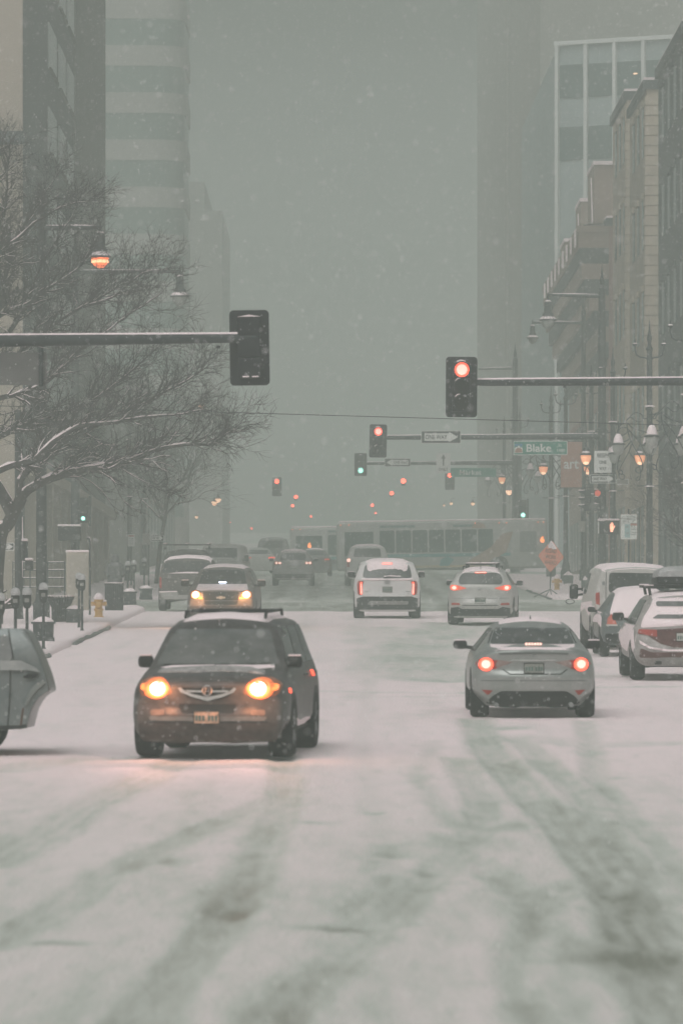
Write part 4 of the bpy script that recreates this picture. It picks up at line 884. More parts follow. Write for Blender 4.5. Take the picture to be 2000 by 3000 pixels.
sidepatch('wheel_arch_lip', [lq(360, 1400), lq(395, 1280), lq(450, 1170), lq(530, 1090), lq(630, 1050), lq(660, 1080), lq(580, 1150), lq(500, 1230), lq(440, 1320), lq(400, 1400)], mat('silver_light', (.20, .225, .215), .35, .4, nscale=4, namt=.1), .02, .03)
sidepatch('rust_seam', [lq(285, 1740), lq(330, 1440), lq(345, 1440), lq(310, 1745)], mat('rust', (.10, .045, .03), .9, nscale=9, namt=.3))
sidepatch('pillar_seam', [lq(110, 320), lq(128, 320), lq(150, 480), lq(205, 740), lq(188, 740), lq(135, 490)], M_DARK, .012)
sidepatch('door_seam', [lq(150, 900), lq(160, 900), lq(150, 1300), lq(120, 1740), lq(108, 1740), lq(138, 1300)], M_DARK, .008)
sidepatch('sill_trim', [lq(-700, 1700), lq(300, 1690), lq(395, 1670), lq(388, 1725), lq(0, 1755), lq(-700, 1760)], M_DARK, .012)
sidepatch('belt_snow', [lq(-600, 760), lq(300, 760), lq(520, 860), lq(590, 930), lq(420, 900), lq(0, 900), lq(-600, 900)], snowy('belt_snow_thin', (.12, .14, .135), .30, .5, .2, 3, 0, .5), .012)
for xx in (-.22, -2.35+.1):
    for sg in (-1, 1):
        mb = MB(); pr = [(.2, 0), (.22, .01), (.30, .01), (.33, -.04), (.335, -.18), (.3, -.22), (.2, -.22)]
        mb.lathe([(a, -sg*(-.92-b*1.0)*-1 if False else sg*(.92+b)) for a, b in pr], (xx-.1, 0, .335), 26, 'Y'); w_ = mb.build('wheel', M_TYRE, root)
        mb = MB(); mb.lathe([(.19, sg*.88), (.2, sg*.925), (.05, sg*.90)], (xx-.1, 0, .335), 20, 'Y'); mb.build('rim', M_RIM, w_)

# ------------------------------------------------------------------ signals, masts, signs
def rotx90(poly): return poly
def make_signal(name, label, u, v, Z, w_, h, lit=None, back=False, group=None, rs=1.0, core=None, on=None, face_side=False, tilt=0):
    root = empty(name, P(u, v, Z)); tag(root, label, 'traffic signal', group)
    if tilt: root.rotation_euler = (0, R(tilt), 0)
    mb = MB(); mb.prism(rrect(-w_/2, w_/2, -h/2, h/2, .07), -.012, .012); bp = mb.build('backplate', M_SIGNAL, root)
    sg = 1 if back else -1; hw = w_*.29
    mb = MB()
    for k in (-1, 0, 1): mb.rbox((0, sg*(-.12 if back else .10)*1.0, k*h*.272), (hw*2, .20, h*.268), .03)
    hs_ = mb.build('housing', M_SIGNAL, root)
    if back:
        mb = MB(); mb.add([(-w_*.28, -.24, h*.405), (w_*.28, -.24, h*.405), (w_*.28, -.02, h*.405), (-w_*.28, -.02, h*.405), (0, -.24, h*.43), (0, -.02, h*.43)], [(0, 1, 4), (3, 5, 2), (0, 4, 5, 3), (1, 2, 5, 4), (0, 3, 2, 1)]); mb.build('snow_cap', M_SNOW, root, False)
        mb = MB(); mb.rbox((-w_*.1, -.14, -h*.39), (w_*.17, .2, .02), .008); mb.build('snow_ledge', M_SNOW, root)
        mb = MB(); mb.rbox((w_*.14, -.14, -h*.39), (w_*.17, .2, .02), .008); mb.build('snow_ledge', M_SNOW, root)
        return root
    for i, k in enumerate((1, 0, -1)):
        r_ = min(.15, w_*.24, h*.118)*1.0; z = k*h*.272+(.01 if k else 0)
        mb = MB(); t0 = -35; m_ = 16; vs = []
        for j in range(m_+1):
            t = R(t0+(180-2*t0)*j/m_)
            for rr, yy in ((r_*1.06, -.19), (r_*1.06, -.42), (r_*1.14, -.42), (r_*1.14, -.19)): vs.append((rr*math.cos(t), yy, z+rr*math.sin(t)))
        fs = [(j*4+a, j*4+(a+1) % 4, (j+1)*4+(a+1) % 4, (j+1)*4+a) for j in range(m_) for a in range(4)]+[(0, 1, 2, 3), (m_*4+3, m_*4+2, m_*4+1, m_*4)]
        mb.add(vs, fs); vz = mb.build('visor', M_SIGNAL, root)
        mb = MB(); mb.prism(disc(0, z, r_*1.02), -.225, -.198)
        on_ = (lit == i); ln = mb.build('lens', (on or M_RED_ON) if on_ else M_LENS_OFF, root)
        if on_:
            mb = MB(); mb.prism(disc(0, z, r_*.74), -.245, -.227); mb.build('lens_core', core or M_RED_CORE, ln)
        if on_ or True:
            mb = MB(); s_ = .8 if not on_ else 1.3; mb.tube([(-r_*.75*s_*.8, -.32, z+r_*1.08), (-r_*.3, -.32, z+r_*1.22), (r_*.2, -.32, z+r_*1.22), (r_*.5, -.32, z+r_*1.14)] if i == 0 else [(-r_*.95, -.32, z+r_*.75), (-r_*.6, -.32, z+r_*1.08), (-r_*.2, -.32, z+r_*1.18)], [.012, .028, .024, .008] if i == 0 else [.006, .02, .006], 6); mb.build('snow_cap', M_SNOW, vz)
    return root
def mast(name, label, pole_u, Z, v_pole, tip_u, v_tip, r0, r1, rp, top=None, base_r=None, cat='signal mast', xp=None):
    xp = X(pole_u, Z) if xp is None else xp
    root = empty(name, (xp, Z, G(Z))); tag(root, label, cat)
    z0 = P(0, v_pole, Z).z-G(Z); z1 = P(0, v_tip, Z).z-G(Z); x1 = X(tip_u, Z)-xp; top = top or z0+.25
    mb = MB(); mb.lathe([(rp*1.5, 0), (rp*1.5, .25), (rp*1.1, .35), (rp, .4), (rp*.8, top), (rp*.5, top+.06)], n=16); mb.build('pole', M_POLE, root)
    n = 14; pts = [(x1*i/n, 0, z0+(z1-z0)*i/n) for i in range(n+1)]; rad = [r0+(r1-r0)*i/n for i in range(n+1)]
    mb = MB(); mb.tube(pts, rad, 14); arm = mb.build('mast_arm', M_POLE, root)
    mb = MB(); pts2 = []; r2 = []
    for i in range(60):
        t = .01+.985*i/59; rr = r0+(r1-r0)*t; pts2.append((x1*t, 0, z0+(z1-z0)*t+rr*.86)); r2.append((.034+.006*noise.noise(Vector((t*40, Z, 0))))*(1 if 0 < i < 59 else .4))
    mb.tube(pts2, r2, 8); mb.build('snow_strip', M_SNOW, arm)
    return root, z0, x1
# near left arm (pole out of the picture on the left) and its signal seen from behind
ml, _, _ = mast('signal_mast', 'snow-topped steel mast arm reaching in from the left edge, nearest to us', -340, 94, 1003, 752, 990, .115, .075, .16)
mb = MB(); xx = X(640, 94)-ml.location.x; mb.rbox((xx, 0, P(0, 1014, 94).z-G(94)-.015), (.07, .07, .05), .02); mb.build('cap_nut', M_POLE, ml)
make_signal('traffic_signal', 'black traffic signal seen from behind at the tip of the left mast arm', 731, 1019, 94.15, .655, 1.245, back=True, tilt=-.8)
r_ = empty('street_name_sign', P(40, 1080, 94)); tag(r_, 'dim grey back of a sign panel hanging under the left mast arm', 'sign')
mb = MB(); mb.prism(rrect(X(-140, 94)-r_.location.x, X(138, 94)-r_.location.x, -.27, .27, .03), .03, .05); mb.build('panel', mat('sign_back', (.13, .13, .125), .6, nscale=3, namt=.15), r_)
for uu in (121, -60):
    mb = MB(); mb.rbox((X(uu, 94)-r_.location.x, -.02, .02), (.07, .07, .64), .01); mb.build('bracket', M_POLE, r_)
# near right arm
mr, _, _ = mast('signal_mast', 'snow-topped mast arm reaching in from the right edge carrying the nearest red signal', 2330, 120, 1116, 1375, 1121, .095, .072, .15)
mb = MB(); mb.rbox((X(1652, 120)-mr.location.x, 0, P(0, 1132, 120).z-G(120)), (.06, .06, .06), .02); mb.build('cap_nut', M_POLE, mr)
make_signal('traffic_signal', 'largest red-lit traffic signal on the right mast arm', 1351, 1134, 119.8, .66, 1.27, lit=0, tilt=.4)
# Blake arm
mbk, zt, _ = mast('signal_mast', 'mast arm with the one way and Blake signs, topped by a teardrop street light', 1762, 217, 1279, 1120, 1282, .12, .08, .17, top=11.8)
make_signal('traffic_signal', 'red-lit traffic signal at the left tip of the Blake mast arm', 1107, 1292, 216.8, .66, 1.26, lit=0, tilt=1.2)
# Market arm
mmk, _, _ = mast('signal_mast', 'hazy mast arm with the Market sign beyond the crossing', 1508, 320, 1356, 1070, 1358, .13, .08, .19, top=12.0)
make_signal('traffic_signal', 'hazy traffic signal lit green left of the Blake mast arm signal', 1056, 1361, 319.8, .70, 1.28, lit=2, core=mat('green_core', (.8, 1, 1), .4, em=1.6, emcol=(.75, 1, .97)), on=M_GREEN_ON)

def panel(name, label, cat, u0, u1, v0, v1, Z, face, border=None, r_=.04, bw=.025, tilt=0, group=None):
    c_ = P((u0+u1)/2, (v0+v1)/2, Z); w_, h = (u1-u0)/F*Z, (v1-v0)/F*Z
    root = empty(name, c_, (0, R(tilt), 0)); tag(root, label, cat, group)
    mb = MB(); mb.prism(rrect(-w_/2, w_/2, -h/2, h/2, r_), -.012, .012); o = mb.build('panel', border or face, root)
    if border: mb = MB(); mb.prism(rrect(-w_/2+bw, w_/2-bw, -h/2+bw, h/2-bw, r_*.7), -.017, -.0125); mb.build('face', face, root)
    return root, w_, h
def one_way(label, u0, u1, v0, v1, Z, left=False, tilt=0, m_w=None):
    r_, w_, h = panel('one_way_sign', label, 'sign', u0, u1, v0, v1, Z, M_BLACK, M_WHITE, tilt=tilt, bw=w_b(u1-u0, Z))
    s = -1 if left else 1; hh = h/2
    arrow = [(-.42*w_, -.30*h), (.20*w_, -.30*h), (.20*w_, -.42*h), (.43*w_, 0), (.20*w_, .42*h), (.20*w_, .30*h), (-.42*w_, .30*h)]
    mb = MB(); mb.prism([(s*a, b) for a, b in arrow], -.021, -.0175); mb.build('arrow', M_WHITE, r_, False)
    text('ONE WAY', h*.50, M_BLACK, r_, (-s*.12*w_, -.026, 0), width=.55*w_, bold=.004)
    return r_
def w_b(du, Z): return .022
one_way('one way sign with right arrow in the middle of the Blake mast arm', 1233, 1349, 1262, 1299, 216.7)
one_way('hazy one way sign with left arrow on the Market mast arm', 1126, 1202, 1343, 1367, 319.6, left=True)
b_, bw_, bh = panel('street_name_sign', 'green Blake St 1500 street name sign with mountain emblem', 'sign', 1503, 1661, 1292, 1333, 216.6, M_SGREEN, M_WHITE, tilt=-.2)
text('Blake', bh*.78, M_WHITE, b_, (-.03*bw_, -.024, 0), width=bw_*.46, bold=.008)
text('St', bh*.30, M_WHITE, b_, (.36*bw_, -.024, .20*bh), width=bw_*.07, name='lettering', bold=.003)
text('1500', bh*.26, M_WHITE, b_, (.38*bw_, -.024, -.17*bh), width=bw_*.15, bold=.003)
mb = MB(); mb.prism([(-.48*bw_, -.36*bh), (-.33*bw_, -.36*bh), (-.33*bw_, -.05*bh), (-.345*bw_, .08*bh), (-.37*bw_, .02*bh), (-.40*bw_, .22*bh), (-.43*bw_, .05*bh), (-.455*bw_, .10*bh), (-.48*bw_, -.05*bh)], -.022, -.0175); em = mb.build('emblem', M_WHITE, b_, False)
mb = MB(); mb.prism([(-.47*bw_, -.32*bh), (-.34*bw_, -.32*bh), (-.34*bw_, -.12*bh), (-.36*bw_, -.05*bh), (-.40*bw_, .03*bh), (-.44*bw_, -.03*bh), (-.47*bw_, -.12*bh)], -.026, -.0225); mb.build('emblem_hill', mat('emblem_brown', (.33, .17, .12), .6, nscale=4, namt=.1), em, False)
mb = MB(); mb.prism([(-.47*bw_, .1*bh), (-.455*bw_, .16*bh), (-.43*bw_, .11*bh), (-.40*bw_, .28*bh), (-.37*bw_, .08*bh), (-.345*bw_, .14*bh), (-.33*bw_, .3*bh), (-.47*bw_, .3*bh)], -.026, -.0225); mb.build('emblem_sky', mat('emblem_blue', (.06, .22, .38), .6, nscale=4, namt=.1), em, False)
k_, kw, kh = panel('street_name_sign', 'faint green Market street name sign in the haze', 'sign', 1319, 1452, 1371, 1397, 319.5, M_SGREEN, None)
text('Market', kh*.8, M_WHITE, k_, (-.06*kw, -.018, 0), width=kw*.48, bold=.006)
o_, ow, oh = panel('lane_sign', 'hazy white sign with an up arrow and ONLY on the Market mast arm', 'sign', 1277, 1319, 1327, 1387, 319.4, M_WHITE, None)
mb = MB(); mb.prism([(-.05*ow, -.12*oh), (.05*ow, -.12*oh), (.05*ow, .22*oh), (.16*ow, .22*oh), (0, .44*oh), (-.16*ow, .22*oh), (-.05*ow, .22*oh)], -.020, -.0125); mb.build('arrow', M_BLACK, o_, False)
text('ONLY', oh*.22, M_BLACK, o_, (0, -.018, -.30*oh), width=ow*.66, bold=.004)
# corner signs on the right
b2, w2, h2 = panel('begin_sign', 'white BEGIN ONE WAY sign with dark border right of the Blake sign', 'sign', 1738, 1791, 1320, 1386, 214.6, M_WHITE, M_BLACK, bw=.012)
mb = MB(); mb.prism(rrect(-w2/2, w2/2, -h2/2, h2/2, .04), .013, .02); mb.build('backing', M_WHITE, b2)
for t_, z_ in (('BEGIN', .30), ('ONE', -.02), ('WAY', -.30)): text(t_, h2*.20, M_BLACK, b2, (0, -.022, z_*h2), width=w2*(.62 if t_ == 'BEGIN' else .40), bold=.004)
mb = MB(); mb.box((0, -.019, .19*h2), (w2*.6, .004, .012)); mb.build('underline', M_BLACK, b2, False)
one_way('one way sign with right arrow directly under the white BEGIN sign', 1726, 1803, 1390, 1416, 214.7)
p_, pw, ph = panel('side_sign', 'thin pale sign edge with bright border right of the lower one way sign', 'sign', 1804, 1840, 1403, 1420, 216, mat('sign_beige', (.30, .29, .26), .6, nscale=4, namt=.1), M_WHITE)

def small_signal(label, u, v, Z, lit, side):
    root = empty('traffic_signal', P(u, v, Z)); tag(root, label, 'traffic signal')
    mb = MB()
    for k in (-1, 0, 1): mb.rbox((0, 0, k*.27), (.27, .24, .26), .03)
    mb.build('housing', M_SIGNAL, root)
    for i, k in enumerate((1, 0, -1)):
        z = k*.27; mb = MB()
        if side:
            mb.add([(-.13, -.10, z+.10), (-.13, .10, z+.10), (-.36, .09, z+.09), (-.36, -.09, z+.09), (-.13, -.12, z-.04), (-.13, .12, z-.04), (-.30, .09, z+.02), (-.30, -.09, z+.02)], [(0, 1, 2, 3), (4, 7, 6, 5), (0, 3, 7, 4), (1, 5, 6, 2), (3, 2, 6, 7)])
            vz = mb.build('visor', M_SIGNAL, root, False); mb = MB(); mb.rbox((-.22, 0, z+.115), (.26, .2, .035), .012); mb.build('snow_cap', M_SNOW, vz)
        else:
            mb.prism(disc(0, z, .115), -.16, -.12); mb.build('lens', M_REDDIM if lit == i else M_LENS_OFF, root)
            mb = MB(); mb.rbox((0, -.2, z+.125), (.24, .20, .015), .006); vz = mb.build('visor', M_SIGNAL, root)
            mb = MB(); mb.add([(-.12, -.3, z+.134), (-.12, -.1, z+.134), (.05, -.1, z+.134), (.05, -.3, z+.134), (-.11, -.28, z+.18), (-.11, -.1, z+.18)], [(0, 3, 5, 4) if False else (0, 3, 4), (1, 5, 2), (4, 3, 2, 5), (0, 4, 5, 1), (0, 1, 2, 3)]); mb.build('snow_cap', M_SNOW, vz, False)
    mb = MB(); mb.tube([(0, 0, .42), (0, .1, .50), (.18, .1, .50)], .025, 6); mb.tube([(0, 0, -.42), (0, .1, -.5), (.18, .1, -.5)], .025, 6); mb.build('bracket', M_POLE, root)
    return root
small_signal('side-on traffic signal with snowy visors left of the dim red one on the corner pole', 1720, 1466, 215.5, None, True)
small_signal('corner traffic signal with a dim red lens below the one way sign', 1749, 1466, 215.5, 0, False)
def ped(label, u, v, Z, w_, h, hand, name='pedestrian_signal'):
    root = empty(name, P(u, v, Z)); tag(root, label, 'pedestrian signal')
    mb = MB(); mb.rbox((0, .12, 0), (w_, .30, h), .03); mb.build('housing', M_SIGNAL, root)
    mb = MB(); mb.rbox((0, .05, h/2+.035), (w_*1.02, .34, .07), .03); mb.build('snow_cap', M_SNOW, root)
    if hand:
        mb = MB(); mb.prism(rrect(-w_*.42, w_*.42, -h*.42, h*.42, .03), -.045, -.03); mb.build('face', M_LENS_OFF, root)
        hm = MB(); k = h*.8
        pal = [(-.13, -.42), (.08, -.42), (.10, -.25), (.17, -.10), (.30, .12), (.25, .17), (.13, .03), (.12, .05), (.12, .38), (.065, .39), (.055, .08), (.045, .08), (.04, .46), (-.02, .46), (-.025, .08), (-.035, .08), (-.05, .42), (-.105, .41), (-.10, .06), (-.11, .06), (-.145, .30), (-.195, .28), (-.18, -.10), (-.15, -.25)]
        hm.prism([(a*k, b*k) for a, b in pal], -.062, -.047); hn = hm.build('hand_symbol', mat('hand_lit', (1, .35, .15), .4, em=1.6, emcol=(1, .42, .28)), root, False)
    return root
ped('pedestrian signal showing a lit orange hand left of the parking sign', 1791, 1545, 214.8, .56, .52, True)
mb_ = empty('pedestrian_signal', P(1764, 1545, 215.4)); tag(mb_, 'dark pedestrian signal turned sideways left of the lit hand', 'pedestrian signal')
mb = MB(); mb.rbox((0, .1, 0), (.34, .3, .5), .03); mb.build('housing', M_SIGNAL, mb_); mb = MB(); mb.rbox((0, .05, .285), (.36, .34, .10), .03); mb.build('snow_cap', M_SNOW, mb_)
mb = MB(); mb.box((-.16, -.12, -.02), (.03, .2, .44)); mb.build('visor_edge', M_WHITE, mb_, False)

# posts
def sign_post(u, v_top, Z, label, x_off=0):
    z1 = P(0, v_top, Z).z-G(Z); root = empty('sign_post', (X(u, Z), Z, G(Z)+.1)); tag(root, label, 'sign post')
    mb = MB(); mb.tube([(0, 0, 0), (0, 0, z1)], .035, 8); mb.build('post', M_POLE, root); return root
sp, sw, sh = panel('parking_sign', 'large parking rules sign with coloured boxes right of the lit hand', 'sign', 1816, 1865, 1506, 1581, 203, M_WHITE, mat('sign_pink', (.45, .33, .31), .6, nscale=5, namt=.1), bw=.015)
def rect_on(root, w_, h, x0, x1, z0, z1, m, y=-.021, name='printed_box', t=.003):
    mb = MB(); mb.prism([(x0*w_, z0*h), (x1*w_, z0*h), (x1*w_, z1*h), (x0*w_, z1*h)], y-t, y); return mb.build(name, m, root, False)
M_PBLUE = mat('print_blue', (.30, .42, .42), .6, nscale=6, namt=.1); M_PRED = mat('print_red', (.42, .16, .12), .6, nscale=6, namt=.1); M_PGREY = mat('print_grey', (.25, .27, .26), .6, nscale=9, namt=.2)
rect_on(sp, sw, sh, -.25, .08, -.42, .10, M_PBLUE); rect_on(sp, sw, sh, .10, .47, .05, .13, M_PRED); rect_on(sp, sw, sh, -.48, .48, .135, .155, M_PGREY)
for zz in (.40, .33, .26): rect_on(sp, sw, sh, -.15, .40, zz, zz+.03, M_PGREY)
for zz in (-.12, -.22, -.32): rect_on(sp, sw, sh, .13, .42, zz, zz+.025, M_PGREY)
for xx, zz in ((-.33, .32), (.24, -.02)):
    mb = MB(); mb.tube([(xx*sw+.065*math.cos(R(t)), -.024, zz*sh+.075*math.sin(R(t))) for t in range(0, 361, 24)], .010, 5); mb.tube([(xx*sw-.045, -.024, zz*sh+.05), (xx*sw+.045, -.024, zz*sh-.05)], .008, 4); mb.build('circle_symbol', M_PGREY, sp)
for zz in (-.05, -.28): rect_on(sp, sw, sh, -.15, -.02, zz, zz+.07, M_PGREY, -.025)
sign_post(1840, 1500, 203.3, 'green post under the large parking rules sign')
s3, w3, h3 = panel('plate_sign', 'small pale regulation plate left of the corner signals, above the snow-topped boxes', 'sign', 1696, 1713, 1527, 1558, 222, mat('sign_beige', (.3, .29, .26)), None, .02)
sign_post(1704, 1520, 222.3, 'thin post behind the small pale regulation plate')
# tilted orange diamond work sign
d_ = empty('work_sign', P(1613, 1630, 213), (0, R(4), R(-38))); tag(d_, 'orange diamond road work sign with snow on its top corner', 'sign')
q_ = .60; dm = roundp([(0, -q_), (q_, 0), (0, q_), (-q_, 0)], .08)
mb = MB(); mb.prism(dm, -.012, .012); mb.build('panel', M_ORANGE, d_)
M_DIMTXT = mat('print_dark', (.22, .07, .04), .7, nscale=9, namt=.3)
for t_, zz in (('ROAD', .20), ('WORK', -.02), ('AHEAD', -.23)): text(t_, .22, M_DIMTXT, d_, (0, -.018, zz), width=.5 if t_ != 'AHEAD' else .56, bold=.002)
mb = MB(); vs = [(-.02, -.025, .60), (.16, -.025, .42), (.25, -.02, .30), (.12, -.03, .27), (.02, -.03, .33), (-.10, -.03, .30), (-.16, -.025, .40)]
mb.add([(a, -.012, b) for a, _, b in vs]+[(a*.9, -.05, b*.97) for a, _, b in vs], [tuple(range(7)), tuple(range(13, 6, -1))]+[(j, j+7, (j+1) % 7+7, (j+1) % 7) for j in range(7)]); mb.build('snow_patch', M_SNOW, d_, False)
mb = MB(); zb = G(213)-d_.location.z
mb.tube([(0, .03, -.2), (0, .06, zb+.3)], .025, 6)
for a in (40, 140, 220, 320): mb.tube([(0, .06, zb+.35), (.55*math.cos(R(a)), .55*math.sin(R(a)), zb+.03)], .018, 5)
mb.build('stand', M_POLE, d_)

# ------------------------------------------------------------------ street lights
def teardrop_lamp(root, dx, z, scale=1.0, lit=False, zarm=None):
    """teardrop luminaire hanging from the end of an arm at (dx, z)"""
    mb = MB(); k = scale
    mb.lathe([(.005, .26*k), (.03*k, .16*k), (.05*k, .06*k), (.03*k, 0), (.09*k, -.06*k), (.12*k, -.12*k), (.13*k, -.16*k), (.15*k, -.50*k), (.21*k, -.58*k), (.22*k, -.66*k), (.30*k, -.74*k), (.34*k, -.80*k), (.33*k, -.83*k), (.1*k, -.84*k)], (dx, 0, z), 20)
    fx = mb.build('lamp_housing', M_POLE, root)
    mb = MB(); mb.lathe([(.26*k, -.835*k), (.25*k, -.93*k), (.20*k, -1.05*k), (.10*k, -1.13*k), (.02*k, -1.15*k)], (dx, 0, z), 20)
    gl = mb.build('lamp_globe', M_SODIUM if lit else mat('globe_clear', (.32, .33, .31), .3, nscale=6, namt=.1), root)
    if lit: mb = MB(); mb.lathe([(.12*k, -.88*k), (.262*k, -.90*k), (.262*k, -.98*k), (.12*k, -1.02*k)], (dx, 0, z), 20); mb.build('bulb', M_SODCORE, gl)
    mb = MB(); mb.lathe([(.33*k, -.80*k), (.30*k, -.755*k), (.22*k, -.68*k), (.2*k, -.66*k)], (dx, 0, z+.02), 16); mb.build('snow_ring', M_SNOW, fx)
    mb = MB(); mb.lathe([(.13*k, -.12*k), (.10*k, -.075*k), (.03*k, -.05*k)], (dx, 0, z+.015), 12); mb.build('snow_ring', M_SNOW, fx)
def light_arm(root, dx, z0, z1, r=.065):
    mb = MB(); mb.tube([(0, 0, z0), (dx*.5, 0, (z0+z1)/2), (dx, 0, z1)], [r*1.2, r, r*.8], 8); a = mb.build('lamp_arm', M_POLE, root)
    mb = MB(); mb.tube([(dx*.08, 0, z0+r), (dx*.5, 0, (z0+z1)/2+r*.9), (dx*.92, 0, z1+r*.7)], [.02, .038, .022], 6); mb.build('snow_strip', M_SNOW, a)
def finial(root, z, r=.1):
    mb = MB(); mb.lathe([(r, 0), (r*1.3, .05), (r*.6, .12), (r*.9, .25), (r*.5, .45), (r*.15, .75), (.008, .9)], (0, 0, z), 12); mb.build('finial', M_POLE, root)
finial(mbk, 11.8, .10)
light_arm(mbk, X(1604, 217)-X(1762, 217), P(0, 868, 217).z-G(217), P(0, 864, 217).z-G(217)); teardrop_lamp(mbk, X(1604, 217)-X(1762, 217), P(0, 868, 217).z-G(217)-.1)
finial(mmk, 12.0, .11); light_arm(mmk, X(1400, 320)-X(1508, 320), 11.5, 11.45)
def tall_light(label, u, Z, arm_v, lamp_u, lit=False, scale=1.0, rp=.15, top_extra=.5):
    root = empty('street_light', (X(u, Z), Z, G(Z)+.1)); tag(root, label, 'street light'); z = P(0, arm_v, Z).z-G(Z)-.1; dx = X(lamp_u, Z)-X(u, Z)
    mb = MB(); mb.lathe([(rp*1.5, 0), (rp*1.5, .5), (rp*1.1, .6), (rp, .8), (rp*.75, z+top_extra), (rp*.4, z+top_extra+.05)], n=16); mb.build('pole', M_POLE, root)
    light_arm(root, dx, z, z+.02); teardrop_lamp(root, dx, z-.05, scale, lit); finial(root, z+top_extra, rp*.6); return root
tall_light('thick dark street light pole behind the bare tree, its lamp glowing orange', 122, 158, 668, 294, True, .93, .155)
tall_light('street light with an unlit teardrop lamp on a long arm above the left crossing', 221, 200, 797, 527, False, 1.0, .165)
tall_light('smaller hazy street light with its teardrop lamp below and left of the larger one', 1708, 262, 946, 1559, False, .80, .13)

# ornate posts: crook arms on top, scrollwork and hanging bell lamps below
TRACE = [[(1100, 345), (1050, 350), (1010, 360), (1000, 310), (960, 275), (910, 262), (860, 280), (800, 340), (760, 385), (700, 430), (640, 440), (600, 430)],
 [(770, 400), (770, 480), (790, 570), (820, 660), (870, 760), (930, 860), (980, 950), (1000, 1040), (995, 1100), (960, 1150), (910, 1140), (895, 1100), (910, 1065), (950, 1055)],
 [(830, 680), (770, 760), (700, 830), (650, 930), (630, 1040), (640, 1130), (680, 1175), (710, 1150), (700, 1110), (650, 1095)],
 [(800, 330), (850, 340), (900, 390), (950, 405), (1000, 370)], [(780, 420), (850, 490), (950, 520), (1070, 560)], [(800, 520), (870, 600), (940, 680), (1000, 780), (1060, 900)],
 [(700, 430), (660, 470), (632, 520), (630, 570)]]
def bell(root, dx, dy, z, lit):
    mb = MB(); mb.lathe([(.02, .42), (.05, .36), (.04, .30), (.10, .27), (.13, .08), (.235, .02), (.24, -.01), (.05, -.02)], (dx, dy, z), 16); hs_ = mb.build('lamp_hood', M_POLE, root)
    mb = MB(); mb.lathe([(.17, .035), (.15, .16), (.12, .26), (.07, .34), (.02, .37)] if not lit else [(.16, .07), (.14, .13), (.11, .15)], (dx, dy, z), 14); mb.build('snow_cap', M_SNOW, hs_)
    mb = MB(); mb.lathe([(.20, -.02), (.195, -.12), (.16, -.24), (.10, -.33), (.02, -.36)], (dx, dy, z), 16)
    g_ = mb.build('lamp_globe', M_WARM if lit else mat('globe_clear', (.32, .33, .31)), root)
    if lit: mb = MB(); mb.lathe([(.05, -.20), (.13, -.26), (.10, -.34), (.03, -.375)], (dx, dy-.02, z), 12); mb.build('bulb', M_WARMCORE, g_)
def ornate_post(label, x, Z, lit=(0, 0, 0, 0), group='ornate lamp posts along the kerb', full=True, rp=.10):
    root = empty('lamp_post', (x, Z, G(Z)+.12)); tag(root, label, 'lamp post', group)
    mb = MB(); mb.lathe([(.24, 0), (.24, .5), (.18, .6), (.2, .7), (rp*1.2, .9), (rp, 3.9), (rp*1.25, 3.95), (rp, 4.0), (rp*.95, 6.4), (rp*1.5, 6.45), (rp*.95, 6.5), (rp*.9, 8.35), (rp*1.3, 8.4), (rp*.7, 8.5), (rp*.55, 8.6), (rp*.9, 8.75), (rp*.35, 9.0), (.012, 9.35)], n=14); mb.build('pole', M_POLE, root)
    for sg in (-1, 1):
        mb = MB(); mb.tube([(0, 0, 8.0), (sg*.12, 0, 8.12), (sg*.30, 0, 8.14), (sg*.42, 0, 8.22), (sg*.47, 0, 8.40), (sg*.47, 0, 8.5)], .028, 7); mb.lathe([(.02, 8.48), (.08, 8.53), (.09, 8.57), (.02, 8.6), (.02, 8.68), (.005, 8.75)], (sg*.47, 0, 0), 10); a = mb.build('crook_arm', M_POLE, root)
        mb = MB(); mb.lathe([(.085, 8.565), (.06, 8.60), (.03, 8.61)], (sg*.47, 0, 0), 10); mb.build('snow_cap', M_SNOW, a)
    zr = lambda cy: 2.9+(1527-(1150+cy*.2041))/91.0-.12; xr = lambda cx: (cx-1098)*.2041/91.0
    for k, ang in enumerate((0, 180, 90, 270)):
        if not full and k > 1: break
        rot = Matrix.Rotation(R(ang), 3, 'Z'); mb = MB()
        for tr in TRACE:
            pts = [rot @ Vector((xr(a), 0, zr(b))) for a, b in tr]
            # smooth
            q = [pts[0]]
            for a, b in zip(pts[:-1], pts[1:]): q += [a*.75+b*.25, a*.25+b*.75]
            q.append(pts[-1]); mb.tube(q, .020 if full else .024, 5)
        mb.build('scroll_arm', M_POLE, root)
        p = rot @ Vector((-1.02, 0, 5.28)); bell(root, p.x, p.y, p.z, lit[k])
        mb = MB(); mb.tube([p+Vector((0, 0, .38)), p+Vector((0, 0, .75))], .025, 6); mb.build('lamp_stem', M_POLE, root)
    for z in (3.9, 6.52):
        mb = MB(); mb.lathe([(rp*1.7, z), (rp*1.5, z+.035), (rp*.8, z+.045)], n=10); mb.build('snow_ring', M_SNOW, root)
    mb = MB(); mb.tube([(-.42, 0, 3.93), (.42, 0, 3.93)], .02, 6); mb.build('cross_bar', M_POLE, root)
    return root
ornate_post('ornate lamp post at the right edge, only its left arms in view', 10.35, 168.5)
ornate_post('ornate lamp post with scroll brackets and snow-capped bell lamps beside the parking sign', X(1901, 186), 186)
ornate_post('ornate lamp post behind the BEGIN sign with lit warm globes on both sides', X(1794, 215), 215, (1, 1, 0, 0))
pc = ornate_post('ornate lamp post carrying the orange banner', X(1731, 238), 238, (1, 0, 0, 0), full=False)
ornate_post('ornate lamp post behind the orange banner with two small lit globes', X(1656, 260), 260, (1, 1, 0, 0), full=False)
